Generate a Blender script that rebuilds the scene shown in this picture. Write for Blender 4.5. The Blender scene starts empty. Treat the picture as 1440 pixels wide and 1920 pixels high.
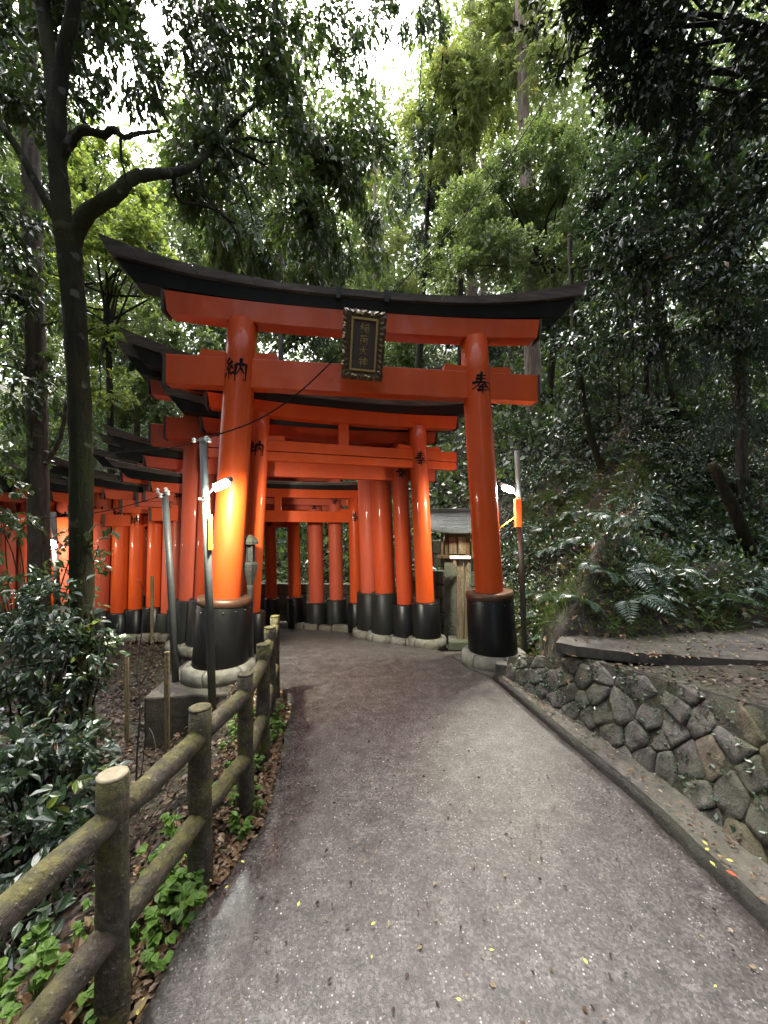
import bpy, bmesh, math, random
import numpy as np
from mathutils import Vector, Matrix, noise
rad = math.radians
rng = np.random.default_rng(7)
random.seed(7)
SC = bpy.context.scene
COL = SC.collection

# ------------------------------------------------------------------ camera
cd = bpy.data.cameras.new('camera')
cam = bpy.data.objects.new('camera', cd)
COL.objects.link(cam)
H = 1.6
cam.location = (0, 0, H)
cam.rotation_euler = (rad(90), 0, 0)
cd.sensor_fit = 'AUTO'
cd.sensor_width = 36
cd.lens = 36 * 720 / 1920
cd.shift_y = 40 / 1920
cd.clip_start = 0.05
cd.clip_end = 500
SC.camera = cam

# ------------------------------------------------------------------ light
SUN_EL, SUN_AZ = 64, -25          # soft overcast light from high ahead and left
w = bpy.data.worlds.new('World')
SC.world = w
w.use_nodes = True
nt = w.node_tree
nt.nodes.clear()
sky = nt.nodes.new('ShaderNodeTexSky')
sky.sky_type = 'NISHITA'
sky.sun_disc = False
sky.sun_elevation = rad(SUN_EL)
sky.sun_rotation = rad(SUN_AZ)
sky.air_density = 0.7
sky.dust_density = 6.0
sky.ozone_density = 0.6
bg = nt.nodes.new('ShaderNodeBackground')
bg.inputs['Strength'].default_value = 0.15
out = nt.nodes.new('ShaderNodeOutputWorld')
hs = nt.nodes.new('ShaderNodeHueSaturation')      # an overcast sky has little blue in it
hs.inputs['Saturation'].default_value = 0.45
nt.links.new(sky.outputs[0], hs.inputs['Color'])
nt.links.new(hs.outputs[0], bg.inputs[0])
nt.links.new(bg.outputs[0], out.inputs[0])
sl = bpy.data.lights.new('sun', 'SUN')
sl.energy = 0.8
sl.angle = rad(40)
sl.color = (1.0, 0.96, 0.9)
sun = bpy.data.objects.new('sun', sl)
COL.objects.link(sun)
a, e = rad(SUN_AZ), rad(SUN_EL)
sdir = Vector((math.sin(a) * math.cos(e), math.cos(a) * math.cos(e), math.sin(e)))
sun.rotation_euler = sdir.to_track_quat('Z', 'Y').to_euler()

vs = SC.view_settings
vs.view_transform = 'Standard'
vs.look = 'None'
vs.exposure = 2.55
vs.gamma = 1
vs.use_curve_mapping = False
SC.cycles.max_bounces = 6
SC.cycles.diffuse_bounces = 3
SC.cycles.glossy_bounces = 3
SC.cycles.transmission_bounces = 3
SC.cycles.transparent_max_bounces = 4
SC.cycles.sample_clamp_indirect = 4
SC.cycles.use_denoising = True

# ------------------------------------------------------------------ helpers
def W(px, py, Y):
    """a place in the world, from where it stands in the view and how far away it is"""
    return Vector(((px - 720) / 720 * Y, Y, H - (py - 1000) / 720 * Y))

def G(px, py, z=0.0):
    Y = 720 * (H - z) / (py - 1000)
    return Vector(((px - 720) / 720 * Y, Y, z))

def sstep(a, b, x):
    t = np.clip((x - a) / (b - a), 0, 1)
    return t * t * (3 - 2 * t)

class MB:
    def __init__(s):
        s.v = []; s.f = []; s.sm = []
    def add(s, vs, fs, smooth=False):
        o = len(s.v)
        s.v += [tuple(p) for p in vs]
        s.f += [tuple(i + o for i in f) for f in fs]
        s.sm += [smooth] * len(fs)
        return s
    def box(s, c, d, rot=None, bev=0.0):
        hx, hy, hz = d[0] / 2, d[1] / 2, d[2] / 2
        if bev <= 0:
            vs = [Vector((x * hx, y * hy, z * hz)) for z in (-1, 1) for y in (-1, 1) for x in (-1, 1)]
            fs = [(0, 2, 3, 1), (4, 5, 7, 6), (0, 1, 5, 4), (2, 6, 7, 3), (0, 4, 6, 2), (1, 3, 7, 5)]
        else:
            bm = bmesh.new()
            bmesh.ops.create_cube(bm, size=1)
            for v in bm.verts:
                v.co = Vector((v.co.x * d[0], v.co.y * d[1], v.co.z * d[2]))
            bmesh.ops.bevel(bm, geom=bm.edges[:], offset=bev, segments=2, affect='EDGES', profile=0.5)
            bm.verts.index_update()
            vs = [v.co.copy() for v in bm.verts]
            fs = [[v.index for v in f.verts] for f in bm.faces]
            bm.free()
        c = Vector(c)
        if rot is not None:
            vs = [rot @ v for v in vs]
        return s.add([v + c for v in vs], fs)
    def tube(s, pts, rs, n=10, caps=True, rough=0.0, smooth=True, seed=0):
        pts = [Vector(p) for p in pts]
        if not hasattr(rs, '__len__'):
            rs = [rs] * len(pts)
        rr = random.Random(seed)
        vs = []
        ref = Vector((0.31, 0.95, 0.05)).normalized()
        for i, p in enumerate(pts):
            d = (pts[min(i + 1, len(pts) - 1)] - pts[max(i - 1, 0)])
            d = d.normalized() if d.length > 1e-9 else Vector((0, 0, 1))
            u = ref - d * ref.dot(d)
            if u.length < 0.05:
                u = d.orthogonal()
            u.normalize()
            ref = u
            b = d.cross(u)
            for k in range(n):
                an = 2 * math.pi * k / n
                q = rs[i] * (1 + rough * rr.uniform(-1, 1))
                vs.append(p + (u * math.cos(an) + b * math.sin(an)) * q)
        fs = []
        m = len(pts)
        for i in range(m - 1):
            for k in range(n):
                k2 = (k + 1) % n
                fs.append((i * n + k, i * n + k2, (i + 1) * n + k2, (i + 1) * n + k))
        s.add(vs, fs, smooth)
        if caps:
            o = len(s.v) - len(vs)
            s.f.append(tuple(o + k for k in reversed(range(n)))); s.sm.append(False)
            s.f.append(tuple(o + (m - 1) * n + k for k in range(n))); s.sm.append(False)
        return s
    def lathe(s, prof, c=(0, 0, 0), n=24, a0=0.0, a1=None, smooth=True, caps=True):
        full = a1 is None
        a1 = a0 + 2 * math.pi if full else a1
        c = Vector(c)
        k = n if full else n + 1
        vs = []
        for (r, z) in prof:
            for i in range(k):
                an = a0 + (a1 - a0) * i / n
                vs.append(c + Vector((r * math.cos(an), r * math.sin(an), z)))
        fs = []
        m = len(prof)
        for j in range(m - 1):
            for i in range(n):
                i2 = (i + 1) % k
                fs.append((j * k + i, j * k + i2, (j + 1) * k + i2, (j + 1) * k + i))
        s.add(vs, fs, smooth)
        o = len(s.v) - len(vs)
        if full and caps:
            s.f.append(tuple(o + i for i in reversed(range(k)))); s.sm.append(False)
            s.f.append(tuple(o + (m - 1) * k + i for i in range(k))); s.sm.append(False)
        if not full:
            s.f.append(tuple(o + j * k for j in range(m))); s.sm.append(False)
            s.f.append(tuple(o + j * k + n for j in reversed(range(m)))); s.sm.append(False)
        return s
    def mesh(s, name, mat):
        me = bpy.data.meshes.new(name)
        me.from_pydata(s.v, [], s.f)
        me.polygons.foreach_set('use_smooth', s.sm)
        if mat:
            me.materials.append(mat)
        me.update()
        return me
    def build(s, name, mat, parent=None):
        return link(name, s.mesh(name, mat), parent)

def link(name, me, parent=None):
    o = bpy.data.objects.new(name, me)
    COL.objects.link(o)
    if parent is not None:
        o.parent = parent
    return o

def tag(o, label=None, cat=None, group=None, kind=None):
    if label: o['label'] = label
    if cat: o['category'] = cat
    if group: o['group'] = group
    if kind: o['kind'] = kind
    return o

def empty(name, loc=(0, 0, 0), rz=0.0):
    o = bpy.data.objects.new(name, None)
    COL.objects.link(o)
    o.location = loc
    o.rotation_euler = (0, 0, rz)
    o.empty_display_size = 0.1
    return o

def copy_tree(o, parent=None):
    c = o.copy()
    COL.objects.link(c)
    c.parent = parent
    for ch in list(o.children):
        copy_tree(ch, c)
    return c

# ------------------------------------------------------------------ materials
class NB:
    """small node-tree builder"""
    def __init__(s, name):
        s.m = bpy.data.materials.new(name)
        s.m.use_nodes = True
        s.t = s.m.node_tree
        s.t.nodes.clear()
        s.out = s.n('ShaderNodeOutputMaterial')
        s.p = s.n('ShaderNodeBsdfPrincipled')
        s.l(s.p.outputs[0], s.out.inputs['Surface'])
        s.co = s.n('ShaderNodeTexCoord').outputs['Object']
    def n(s, t, **k):
        nd = s.t.nodes.new(t)
        for a, b in k.items():
            setattr(nd, a, b)
        return nd
    def l(s, a, b):
        s.t.links.new(a, b)
    def set(s, **k):
        for a, b in k.items():
            i = s.p.inputs[a.replace('_', ' ')]
            if hasattr(b, 'is_linked') or hasattr(b, 'links'):
                s.l(b, i)
            else:
                i.default_value = b
        return s
    def scale(s, sc, co=None):
        mp = s.n('ShaderNodeMapping')
        mp.inputs['Scale'].default_value = sc
        s.l(co or s.co, mp.inputs[0])
        return mp.outputs[0]
    def noise(s, scale=5, detail=4, rough=0.55, co=None, dist=0.0):
        nd = s.n('ShaderNodeTexNoise')
        nd.inputs['Scale'].default_value = scale
        nd.inputs['Detail'].default_value = detail
        nd.inputs['Roughness'].default_value = rough
        nd.inputs['Distortion'].default_value = dist
        s.l(co or s.co, nd.inputs['Vector'])
        return nd.outputs['Fac']
    def voro(s, scale=5, out='Distance', co=None, rnd=1.0, feature='F1'):
        nd = s.n('ShaderNodeTexVoronoi', feature=feature)
        nd.inputs['Scale'].default_value = scale
        nd.inputs['Randomness'].default_value = rnd
        s.l(co or s.co, nd.inputs['Vector'])
        return nd.outputs[out]
    def ramp(s, fac, stops):
        nd = s.n('ShaderNodeValToRGB')
        r = nd.color_ramp
        while len(r.elements) < len(stops):
            r.elements.new(0.5)
        for el, (p, c) in zip(r.elements, stops):
            el.position = p
            el.color = (*c, 1) if hasattr(c, '__len__') else (c, c, c, 1)
        s.l(fac, nd.inputs[0])
        return nd.outputs[0]
    def mix(s, fac, a, b, mode='MIX'):
        nd = s.n('ShaderNodeMix', data_type='RGBA', blend_type=mode)
        for sock, v in ((nd.inputs[0], fac), (nd.inputs[6], a), (nd.inputs[7], b)):
            if hasattr(v, 'links'):
                s.l(v, sock)
            elif hasattr(v, '__len__'):
                sock.default_value = (*v, 1)
            else:
                sock.default_value = v
        return nd.outputs[2]
    def math(s, op, a, b=0.0):
        nd = s.n('ShaderNodeMath', operation=op)
        for sock, v in ((nd.inputs[0], a), (nd.inputs[1], b)):
            if hasattr(v, 'links'):
                s.l(v, sock)
            else:
                sock.default_value = v
        return nd.outputs[0]
    def sep(s, co=None):
        nd = s.n('ShaderNodeSeparateXYZ')
        s.l(co or s.co, nd.inputs[0])
        return nd.outputs
    def normal_z(s):
        g = s.n('ShaderNodeNewGeometry')
        return s.sep(g.outputs['Normal'])[2]
    def objrand(s):
        return s.n('ShaderNodeObjectInfo').outputs['Random']
    def bump(s, h, strength=0.3, dist=0.02):
        nd = s.n('ShaderNodeBump')
        nd.inputs['Strength'].default_value = strength
        nd.inputs['Distance'].default_value = dist
        s.l(h, nd.inputs['Height'])
        s.l(nd.outputs[0], s.p.inputs['Normal'])
        return s

def m_paint(name, c1, c2, rough=0.28, wear=0.25, coat=0.3, spec=0.5):
    b = NB(name)
    b.p.inputs['Specular IOR Level'].default_value = spec
    n1 = b.noise(3.5, 5, 0.6, b.scale((1, 1, 0.25)))
    n2 = b.noise(60, 3, 0.6, b.scale((1, 1, 0.06)))
    col = b.mix(b.ramp(n1, [(0.35, 0.0), (0.7, 1.0)]), c1, c2)
    streak = b.ramp(n2, [(0.52, 0.0), (0.72, 1.0)])
    col = b.mix(b.math('MULTIPLY', streak, wear), col, tuple(x * 0.45 + 0.02 for x in c1))
    n3 = b.noise(1.6, 6, 0.7, b.scale((1, 1, 0.5)))
    n4 = b.noise(28, 4, 0.7)
    spots = b.math('MULTIPLY', b.ramp(n4, [(0.64, 0.0), (0.72, 1.0)]), b.ramp(n3, [(0.45, 0.0), (0.65, 1.0)]))
    col = b.mix(b.math('MULTIPLY', spots, min(1, wear * 2.2)), col, tuple(x * 0.35 + 0.03 for x in c1))
    col = b.mix(b.math('MULTIPLY', b.ramp(n3, [(0.5, 0.0), (0.75, 1.0)]), wear), col, tuple(x * 0.6 + 0.035 for x in c1))
    b.set(Base_Color=col, Roughness=b.ramp(n3, [(0.25, rough * 0.8), (0.75, rough * 1.6)]), Coat_Weight=coat, Coat_Roughness=0.07)
    b.bump(b.math('ADD', b.noise(90, 3, 0.6, b.scale((1, 1, 0.12))), b.math('MULTIPLY', n3, 1.5)), 0.12, 0.005)
    return b.m

def m_simple(name, col, rough=0.5, metal=0.0, var=0.3, scale=12, bump=0.1):
    b = NB(name)
    n1 = b.noise(scale, 5, 0.6)
    b.set(Base_Color=b.mix(n1, tuple(x * (1 - var) for x in col), tuple(x * (1 + var) for x in col)), Roughness=rough, Metallic=metal)
    b.bump(n1, bump, 0.005)
    return b.m

def m_bark(name, c1, c2, moss=0.0, rough=0.85, mossc=(0.05, 0.065, 0.012), lichen=0.0):
    b = NB(name)
    co = b.scale((9, 9, 1.3))
    n1 = b.noise(2.2, 6, 0.65, co, 0.4)
    n2 = b.noise(1.7, 4, 0.6)
    col = b.mix(b.ramp(n1, [(0.35, 0.0), (0.65, 1.0)]), c1, c2)
    if moss:
        col = b.mix(b.math('MULTIPLY', b.ramp(n2, [(0.38, 0.0), (0.6, 1.0)]), moss), col, mossc)
    if lichen:
        n3 = b.noise(7, 3, 0.5)
        col = b.mix(b.math('MULTIPLY', b.ramp(n3, [(0.62, 0.0), (0.68, 1.0)]), lichen), col, (0.22, 0.24, 0.19))
    b.set(Base_Color=col, Roughness=rough)
    b.p.inputs['Specular IOR Level'].default_value = 0.12
    b.bump(b.math('ADD', n1, b.math('MULTIPLY', b.noise(26, 5, 0.7), 0.5)), 0.9, 0.035)
    return b.m

def m_leaf(name, dark, light, rough=0.35, trans=0.22, spec=0.5, third=None, coat=0.0):
    b = NB(name)
    at = b.n('ShaderNodeAttribute', attribute_name='tint').outputs['Fac']
    stops = [(0.0, dark), (0.75, light)]
    if third:
        stops.append((0.97, third))
    col = b.ramp(at, stops)
    b.set(Base_Color=col, Roughness=rough, Coat_Weight=coat, Coat_Roughness=0.16)
    b.p.inputs['Specular IOR Level'].default_value = spec
    tr = b.n('ShaderNodeBsdfTranslucent')
    b.l(b.mix(1.0, col, (1.4, 1.45, 0.75), 'MULTIPLY'), tr.inputs[0])
    mx = b.n('ShaderNodeMixShader')
    mx.inputs[0].default_value = trans
    b.l(b.p.outputs[0], mx.inputs[1])
    b.l(tr.outputs[0], mx.inputs[2])
    b.l(mx.outputs[0], b.out.inputs['Surface'])
    return b.m

M = {}
M['vermilion'] = m_paint('vermilion_paint', (0.50, 0.066, 0.008), (0.40, 0.046, 0.007), 0.4, 0.2, 0.25, 0.2)
M['vermilion_old'] = m_paint('weathered_vermilion_paint', (0.43, 0.056, 0.013), (0.34, 0.044, 0.013), 0.45, 0.35, 0.12, 0.2)
M['vermilion_pink'] = m_paint('faded_sky_gloss_vermilion_paint', (0.45, 0.078, 0.036), (0.35, 0.056, 0.026), 0.5, 0.45, 0.08, 0.25)  # faded red, with the gloss of the sky mixed in as pink
M['black'] = m_paint('black_lacquer', (0.002, 0.002, 0.0022), (0.006, 0.006, 0.006), 0.3, 0.2, 0.0, 0.28)
M['black_old'] = m_paint('weathered_black_paint', (0.0045, 0.005, 0.0045), (0.013, 0.014, 0.011), 0.4, 0.4, 0.0, 0.25)
M['end_black'] = m_paint('dark_end_paint', (0.02, 0.019, 0.018), (0.04, 0.035, 0.032), 0.5, 0.5, 0.0)
b = NB('roof_board_wood')
n1 = b.noise(3, 6, 0.7, b.scale((0.8, 6, 6)))
b.set(Base_Color=b.ramp(n1, [(0.3, (0.035, 0.028, 0.024)), (0.55, (0.085, 0.070, 0.060)), (0.75, (0.16, 0.138, 0.12))]), Roughness=0.75)
b.p.inputs['Specular IOR Level'].default_value = 0.2
b.bump(n1, 0.3, 0.01)
M['roof_board'] = b.m
M['copper'] = m_simple('copper_band', (0.085, 0.042, 0.024), 0.45, 0.5, 0.35, 9)
M['ink'] = m_simple('ink', (0.004, 0.004, 0.004), 0.8, 0, 0.1)
M['ink'].node_tree.nodes['Principled BSDF'].inputs['Specular IOR Level'].default_value = 0.15
M['gold'] = m_simple('old_gold', (0.30, 0.19, 0.065), 0.42, 0.5, 0.35, 30)
M['bronze'] = m_simple('dark_bronze', (0.075, 0.05, 0.024), 0.4, 0.45, 0.5, 22, 0.3)
M['plaque_field'] = m_simple('plaque_field', (0.035, 0.018, 0.012), 0.4, 0, 0.3)
M['pearl'] = m_simple('gilt_tip', (0.75, 0.62, 0.38), 0.3, 0.3, 0.2)

def m_stone(name, stops, moss=0.5, rough=0.75, scale=5, mossc=(0.045, 0.055, 0.014), bumps=0.5, rnd=0.5):
    b = NB(name)
    n1 = b.noise(scale, 8, 0.65)
    n2 = b.noise(2.2, 5, 0.6)
    n3 = b.noise(scale * 7, 4, 0.6)
    col = b.ramp(n1, stops)
    col = b.mix(b.math('MULTIPLY', b.objrand(), rnd), col, b.mix(1.0, col, (0.55, 0.5, 0.45), 'MULTIPLY'))
    col = b.mix(b.ramp(n3, [(0.35, 0.5), (0.6, 0.0)]), col, b.mix(1.0, col, (0.5, 0.5, 0.5), 'MULTIPLY'))
    if moss:
        up = b.ramp(b.normal_z(), [(0.0, 0.45), (0.8, 1.0)])
        mk = b.math('MULTIPLY', b.ramp(n2, [(0.45, 0.0), (0.62, 1.0)]), up)
        col = b.mix(b.math('MULTIPLY', mk, moss), col, mossc)
    b.set(Base_Color=col, Roughness=b.ramp(n2, [(0.3, rough - 0.2), (0.7, rough + 0.1)]))
    hh = b.math('ADD', n1, b.math('MULTIPLY', n3, 0.35))
    n5 = b.noise(scale * 3.1, 6, 0.75)
    col_ = b.math('ADD', hh, b.math('MULTIPLY', n5, 0.8))
    b.bump(col_, min(1, bumps * 1.5), 0.03)
    return b.m
M['stone'] = m_stone('wall_stone', [(0.3, (0.045, 0.041, 0.036)), (0.5, (0.11, 0.103, 0.092)), (0.7, (0.215, 0.205, 0.187))], 0.6, 0.75, 9)
M['stone_brown'] = m_stone('muddy_stone', [(0.3, (0.055, 0.040, 0.027)), (0.5, (0.145, 0.112, 0.082)), (0.7, (0.27, 0.22, 0.17))], 0.85, 0.75, 8)
M['plinth'] = m_stone('pale_stone', [(0.3, (0.09, 0.085, 0.065)), (0.5, (0.20, 0.195, 0.165)), (0.7, (0.29, 0.295, 0.27))], 0.5, 0.8, 7, (0.06, 0.06, 0.03), 0.2, 0.3)
M['concrete'] = m_stone('damp_concrete', [(0.3, (0.028, 0.024, 0.019)), (0.5, (0.066, 0.058, 0.049)), (0.7, (0.12, 0.108, 0.094))], 0.35, 0.7, 6, (0.05, 0.055, 0.02), 0.3, 0.1)
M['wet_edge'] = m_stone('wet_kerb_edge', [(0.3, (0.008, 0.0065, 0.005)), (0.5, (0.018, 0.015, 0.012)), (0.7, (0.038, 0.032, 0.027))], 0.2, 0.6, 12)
M['joint_dirt'] = m_stone('mossy_joint_dirt', [(0.3, (0.016, 0.013, 0.009)), (0.5, (0.038, 0.033, 0.022)), (0.7, (0.075, 0.065, 0.045))], 0.8, 0.9, 14, bumps=0.9, rnd=0)
M['lantern_stone'] = m_stone('shaded_lantern_stone', [(0.2, (0.006, 0.006, 0.005)), (0.5, (0.014, 0.013, 0.011)), (0.8, (0.028, 0.027, 0.023))], 0.3)  # near-black: the shade behind the pillar is put into the colour
M['kerb'] = m_stone('kerb_stone', [(0.2, (0.07, 0.065, 0.05)), (0.5, (0.16, 0.15, 0.12)), (0.8, (0.28, 0.27, 0.23))], 0.5, 0.8, 5, (0.06, 0.065, 0.03))
M['green_stone'] = m_stone('mossy_block', [(0.2, (0.05, 0.055, 0.04)), (0.5, (0.11, 0.12, 0.085)), (0.8, (0.17, 0.175, 0.14))], 0.8, 0.8, 5, (0.04, 0.06, 0.02))

# mossy imitation-log fence
b = NB('mossy_log')
n1 = b.noise(3, 6, 0.65, b.scale((6, 6, 6)))
n2 = b.noise(4.2, 5, 0.6)
n4 = b.noise(75, 2, 0.5)
col = b.ramp(n1, [(0.3, (0.026, 0.019, 0.013)), (0.5, (0.065, 0.049, 0.035)), (0.72, (0.125, 0.10, 0.075))])
up = b.ramp(b.normal_z(), [(0.35, 0.0), (0.95, 1.0)])
mk = b.ramp(b.math('ADD', n2, b.math('MULTIPLY', up, 0.18)), [(0.46, 0.0), (0.62, 1.0)])
col = b.mix(b.math('MULTIPLY', mk, 0.85), col, b.ramp(n1, [(0.3, (0.045, 0.046, 0.008)), (0.7, (0.16, 0.14, 0.02))]))
n6 = b.noise(30, 5, 0.75)
col = b.mix(b.ramp(n6, [(0.4, 0.6), (0.55, 0.0)]), col, (0.016, 0.012, 0.008))
col = b.mix(b.ramp(n4, [(0.68, 0.0), (0.72, 0.6)]), col, (0.28, 0.26, 0.2))
b.set(Base_Color=col, Roughness=b.ramp(n2, [(0.3, 0.45), (0.6, 0.8)]))
n5 = b.noise(38, 5, 0.75)
b.bump(b.math('ADD', b.math('MULTIPLY', n5, 0.9), b.math('ADD', n1, b.math('MULTIPLY', n4, 0.5))), 0.9, 0.012)
M['log'] = b.m
M['cut_top'] = m_simple('cut_post_top', (0.27, 0.23, 0.15), 0.8, 0, 0.5, 25, 0.3)

# path: wet asphalt, glints of the wet grit painted as pale specks
b = NB('wet_asphalt')
big = b.noise(1.1, 4, 0.55)
mid = b.noise(9, 5, 0.6)
fine = b.noise(140, 3, 0.6)
cells = b.n('ShaderNodeTexVoronoi', feature='F1')
cells.inputs['Scale'].default_value = 95
b.l(b.co, cells.inputs['Vector'])
cr = b.sep(cells.outputs['Color'])
col = b.ramp(mid, [(0.3, (0.036, 0.031, 0.028)), (0.5, (0.070, 0.062, 0.057)), (0.7, (0.112, 0.102, 0.095))])
grain = b.ramp(cr[2], [(0.0, 0.3), (0.5, 0.9), (1.0, 1.75)])
col = b.mix(0.95, col, grain, 'MULTIPLY')
col = b.mix(b.ramp(fine, [(0.35, 0.65), (0.6, 0.0)]), col, (0.035, 0.03, 0.028))
pale = b.math('MULTIPLY', b.math('GREATER_THAN', cr[0], 0.90), b.math('LESS_THAN', cells.outputs['Distance'], 0.33))
col = b.mix(b.math('MULTIPLY', pale, cr[1]), col, (0.36, 0.33, 0.31))
c2 = b.n('ShaderNodeTexVoronoi', feature='F1')
c2.inputs['Scale'].default_value = 44
b.l(b.co, c2.inputs['Vector'])
cr2 = b.sep(c2.outputs['Color'])
pale2 = b.math('MULTIPLY', b.math('GREATER_THAN', cr2[1], 0.955), b.math('LESS_THAN', c2.outputs['Distance'], 0.2))
col = b.mix(b.math('MULTIPLY', pale2, cr2[0]), col, (0.42, 0.39, 0.37))
dark2 = b.math('MULTIPLY', b.math('GREATER_THAN', cr2[2], 0.95), b.math('LESS_THAN', c2.outputs['Distance'], 0.24))
col = b.mix(b.math('MULTIPLY', dark2, 0.8), col, (0.02, 0.014, 0.01))
yc = b.sep()[1]
nj = b.noise(5, 5, 0.7)
for yj, wd in ((2.09, .004), (4.18, .004)):
    dj = b.math('ABSOLUTE', b.math('SUBTRACT', b.math('ADD', yc, b.math('MULTIPLY', b.math('SUBTRACT', nj, 0.5), 0.05)), yj))
    col = b.mix(b.math('MULTIPLY', b.math('LESS_THAN', dj, wd), b.ramp(mid, [(0.45, 0.0), (0.6, 0.7)])), col, (0.03, 0.024, 0.021))
wet = b.n('ShaderNodeAttribute', attribute_name='wet').outputs['Fac']
big2 = b.noise(3.4, 6, 0.65)
wetm = b.math('ADD', wet, b.math('ADD', b.math('MULTIPLY', b.math('SUBTRACT', big, 0.5), 0.9), b.math('MULTIPLY', b.math('SUBTRACT', big2, 0.5), 0.9)))
wetm = b.ramp(wetm, [(0.15, 0.0), (0.95, 1.0)])
col = b.mix(b.math('MULTIPLY', wetm, 0.35), col, (0.03, 0.025, 0.024))
b.set(Base_Color=col, Roughness=b.ramp(wetm, [(0.0, 0.40), (0.6, 0.24), (1.0, 0.11)]))
grit = b.noise(260, 2, 0.6)
hgt = b.math('ADD', b.math('MULTIPLY', fine, 0.6), b.math('ADD', b.math('MULTIPLY', grit, 0.5), b.math('MULTIPLY', mid, 0.15)))
bp = b.n('ShaderNodeBump')
bp.inputs['Distance'].default_value = 0.006
b.l(b.ramp(wetm, [(0.0, 0.55), (1.0, 0.12)]), bp.inputs['Strength'])
b.l(hgt, bp.inputs['Height'])
b.l(bp.outputs[0], b.p.inputs['Normal'])
M['asphalt'] = b.m

b = NB('forest_soil')
n1 = b.noise(6, 8, 0.7)
n2 = b.noise(1.2, 4, 0.6)
n3 = b.noise(45, 4, 0.6)
col = b.ramp(n1, [(0.32, (0.008, 0.006, 0.004)), (0.5, (0.024, 0.018, 0.013)), (0.7, (0.06, 0.045, 0.031))])
col = b.mix(b.ramp(n3, [(0.58, 0.0), (0.7, 0.7)]), col, (0.12, 0.085, 0.05))
col = b.mix(b.ramp(n2, [(0.5, 0.0), (0.65, 0.5)]), col, (0.035, 0.045, 0.014))
b.set(Base_Color=col, Roughness=0.85)
b.bump(b.math('ADD', n1, b.math('MULTIPLY', n3, 0.5)), 0.8, 0.03)
M['soil'] = b.m

M['bark_dark'] = m_bark('dark_mossy_bark', (0.009, 0.008, 0.006), (0.024, 0.021, 0.015), 0.8, 0.9, (0.024, 0.027, 0.008), 0.25)
M['bark_grey'] = m_bark('grey_brown_bark', (0.055, 0.044, 0.037), (0.14, 0.12, 0.105), 0.3, 0.9, (0.05, 0.05, 0.025), 0.5)
M['bark_cedar'] = m_bark('cedar_bark', (0.15, 0.11, 0.088), (0.34, 0.27, 0.225), 0.1)
M['bark_black'] = m_bark('wet_dark_bark', (0.010, 0.008, 0.007), (0.03, 0.025, 0.02), 0.2)
M['leaf_dark'] = m_leaf('dark_evergreen_leaf', (0.018, 0.034, 0.012), (0.066, 0.106, 0.036), 0.3, 0.25, 0.6, None, 0.35)
M['leaf_mid'] = m_leaf('evergreen_leaf', (0.034, 0.058, 0.020), (0.115, 0.17, 0.06), 0.3, 0.32, 0.6, None, 0.35)
M['leaf_black'] = m_leaf('silhouette_leaf', (0.006, 0.012, 0.004), (0.018, 0.032, 0.010), 0.45, 0.08, 0.35)  # leaf colour taken down to near black for a silhouette against the sky
M['leaf_right'] = m_leaf('glossy_leaf', (0.016, 0.032, 0.017), (0.058, 0.10, 0.046), 0.27, 0.15, 0.7, (0.20, 0.26, 0.03), 0.8)
M['leaf_fine'] = m_leaf('small_pale_leaf', (0.085, 0.12, 0.052), (0.23, 0.295, 0.135), 0.3, 0.42, 0.6, None, 0.3)
M['leaf_maple'] = m_leaf('maple_leaf', (0.11, 0.145, 0.045), (0.26, 0.325, 0.11), 0.5, 0.5, 0.3, (0.36, 0.34, 0.08))
M['leaf_cedar'] = m_leaf('cedar_spray', (0.12, 0.155, 0.062), (0.30, 0.35, 0.15), 0.6, 0.45, 0.2, (0.28, 0.19, 0.08))
M['leaf_cedar_dark'] = m_leaf('dark_cedar_spray', (0.018, 0.032, 0.020), (0.05, 0.082, 0.05), 0.5, 0.15, 0.35)
M['leaf_fern'] = m_leaf('fern_frond', (0.028, 0.054, 0.034), (0.085, 0.14, 0.09), 0.32, 0.2, 0.6, None, 0.4)
M['leaf_moss'] = m_leaf('mossy_grass', (0.035, 0.058, 0.016), (0.10, 0.145, 0.045), 0.6, 0.3, 0.2)
M['leaf_herb'] = m_leaf('bright_herb_leaf', (0.06, 0.12, 0.022), (0.14, 0.25, 0.045), 0.45, 0.35, 0.3)
M['leaf_ivy'] = m_leaf('ivy_leaf', (0.035, 0.055, 0.022), (0.11, 0.14, 0.06), 0.4, 0.2, 0.45, (0.22, 0.19, 0.10))
M['leaf_litter'] = m_leaf('dead_leaf', (0.05, 0.025, 0.012), (0.17, 0.10, 0.05), 0.4, 0.05, 0.4, (0.30, 0.24, 0.12))
M['leaf_bits'] = m_leaf('dead_leaf_bit', (0.018, 0.012, 0.008), (0.06, 0.035, 0.02), 0.5, 0.0, 0.3, (0.25, 0.2, 0.12))
M['leaf_yellow'] = m_simple('yellow_leaf', (0.42, 0.40, 0.08), 0.5, 0, 0.3)
M['leaf_red'] = m_simple('red_leaf', (0.55, 0.07, 0.03), 0.45, 0, 0.3)
M['steel'] = m_simple('galvanised_pipe', (0.12, 0.13, 0.125), 0.5, 0.35, 0.35, 14)
M['steel_dark'] = m_simple('dull_pipe', (0.10, 0.10, 0.092), 0.6, 0.2, 0.4, 14)
M['porcelain'] = m_simple('porcelain', (0.75, 0.75, 0.72), 0.2, 0, 0.05)
M['cable'] = m_simple('black_cable', (0.008, 0.008, 0.008), 0.8, 0, 0.1)
M['cable'].node_tree.nodes['Principled BSDF'].inputs['Specular IOR Level'].default_value = 0.1
M['yellow_tag'] = m_simple('yellow_plate', (0.62, 0.42, 0.03), 0.5, 0, 0.15)
M['orange_box'] = m_simple('orange_box', (0.72, 0.20, 0.045), 0.5, 0, 0.15)
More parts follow.
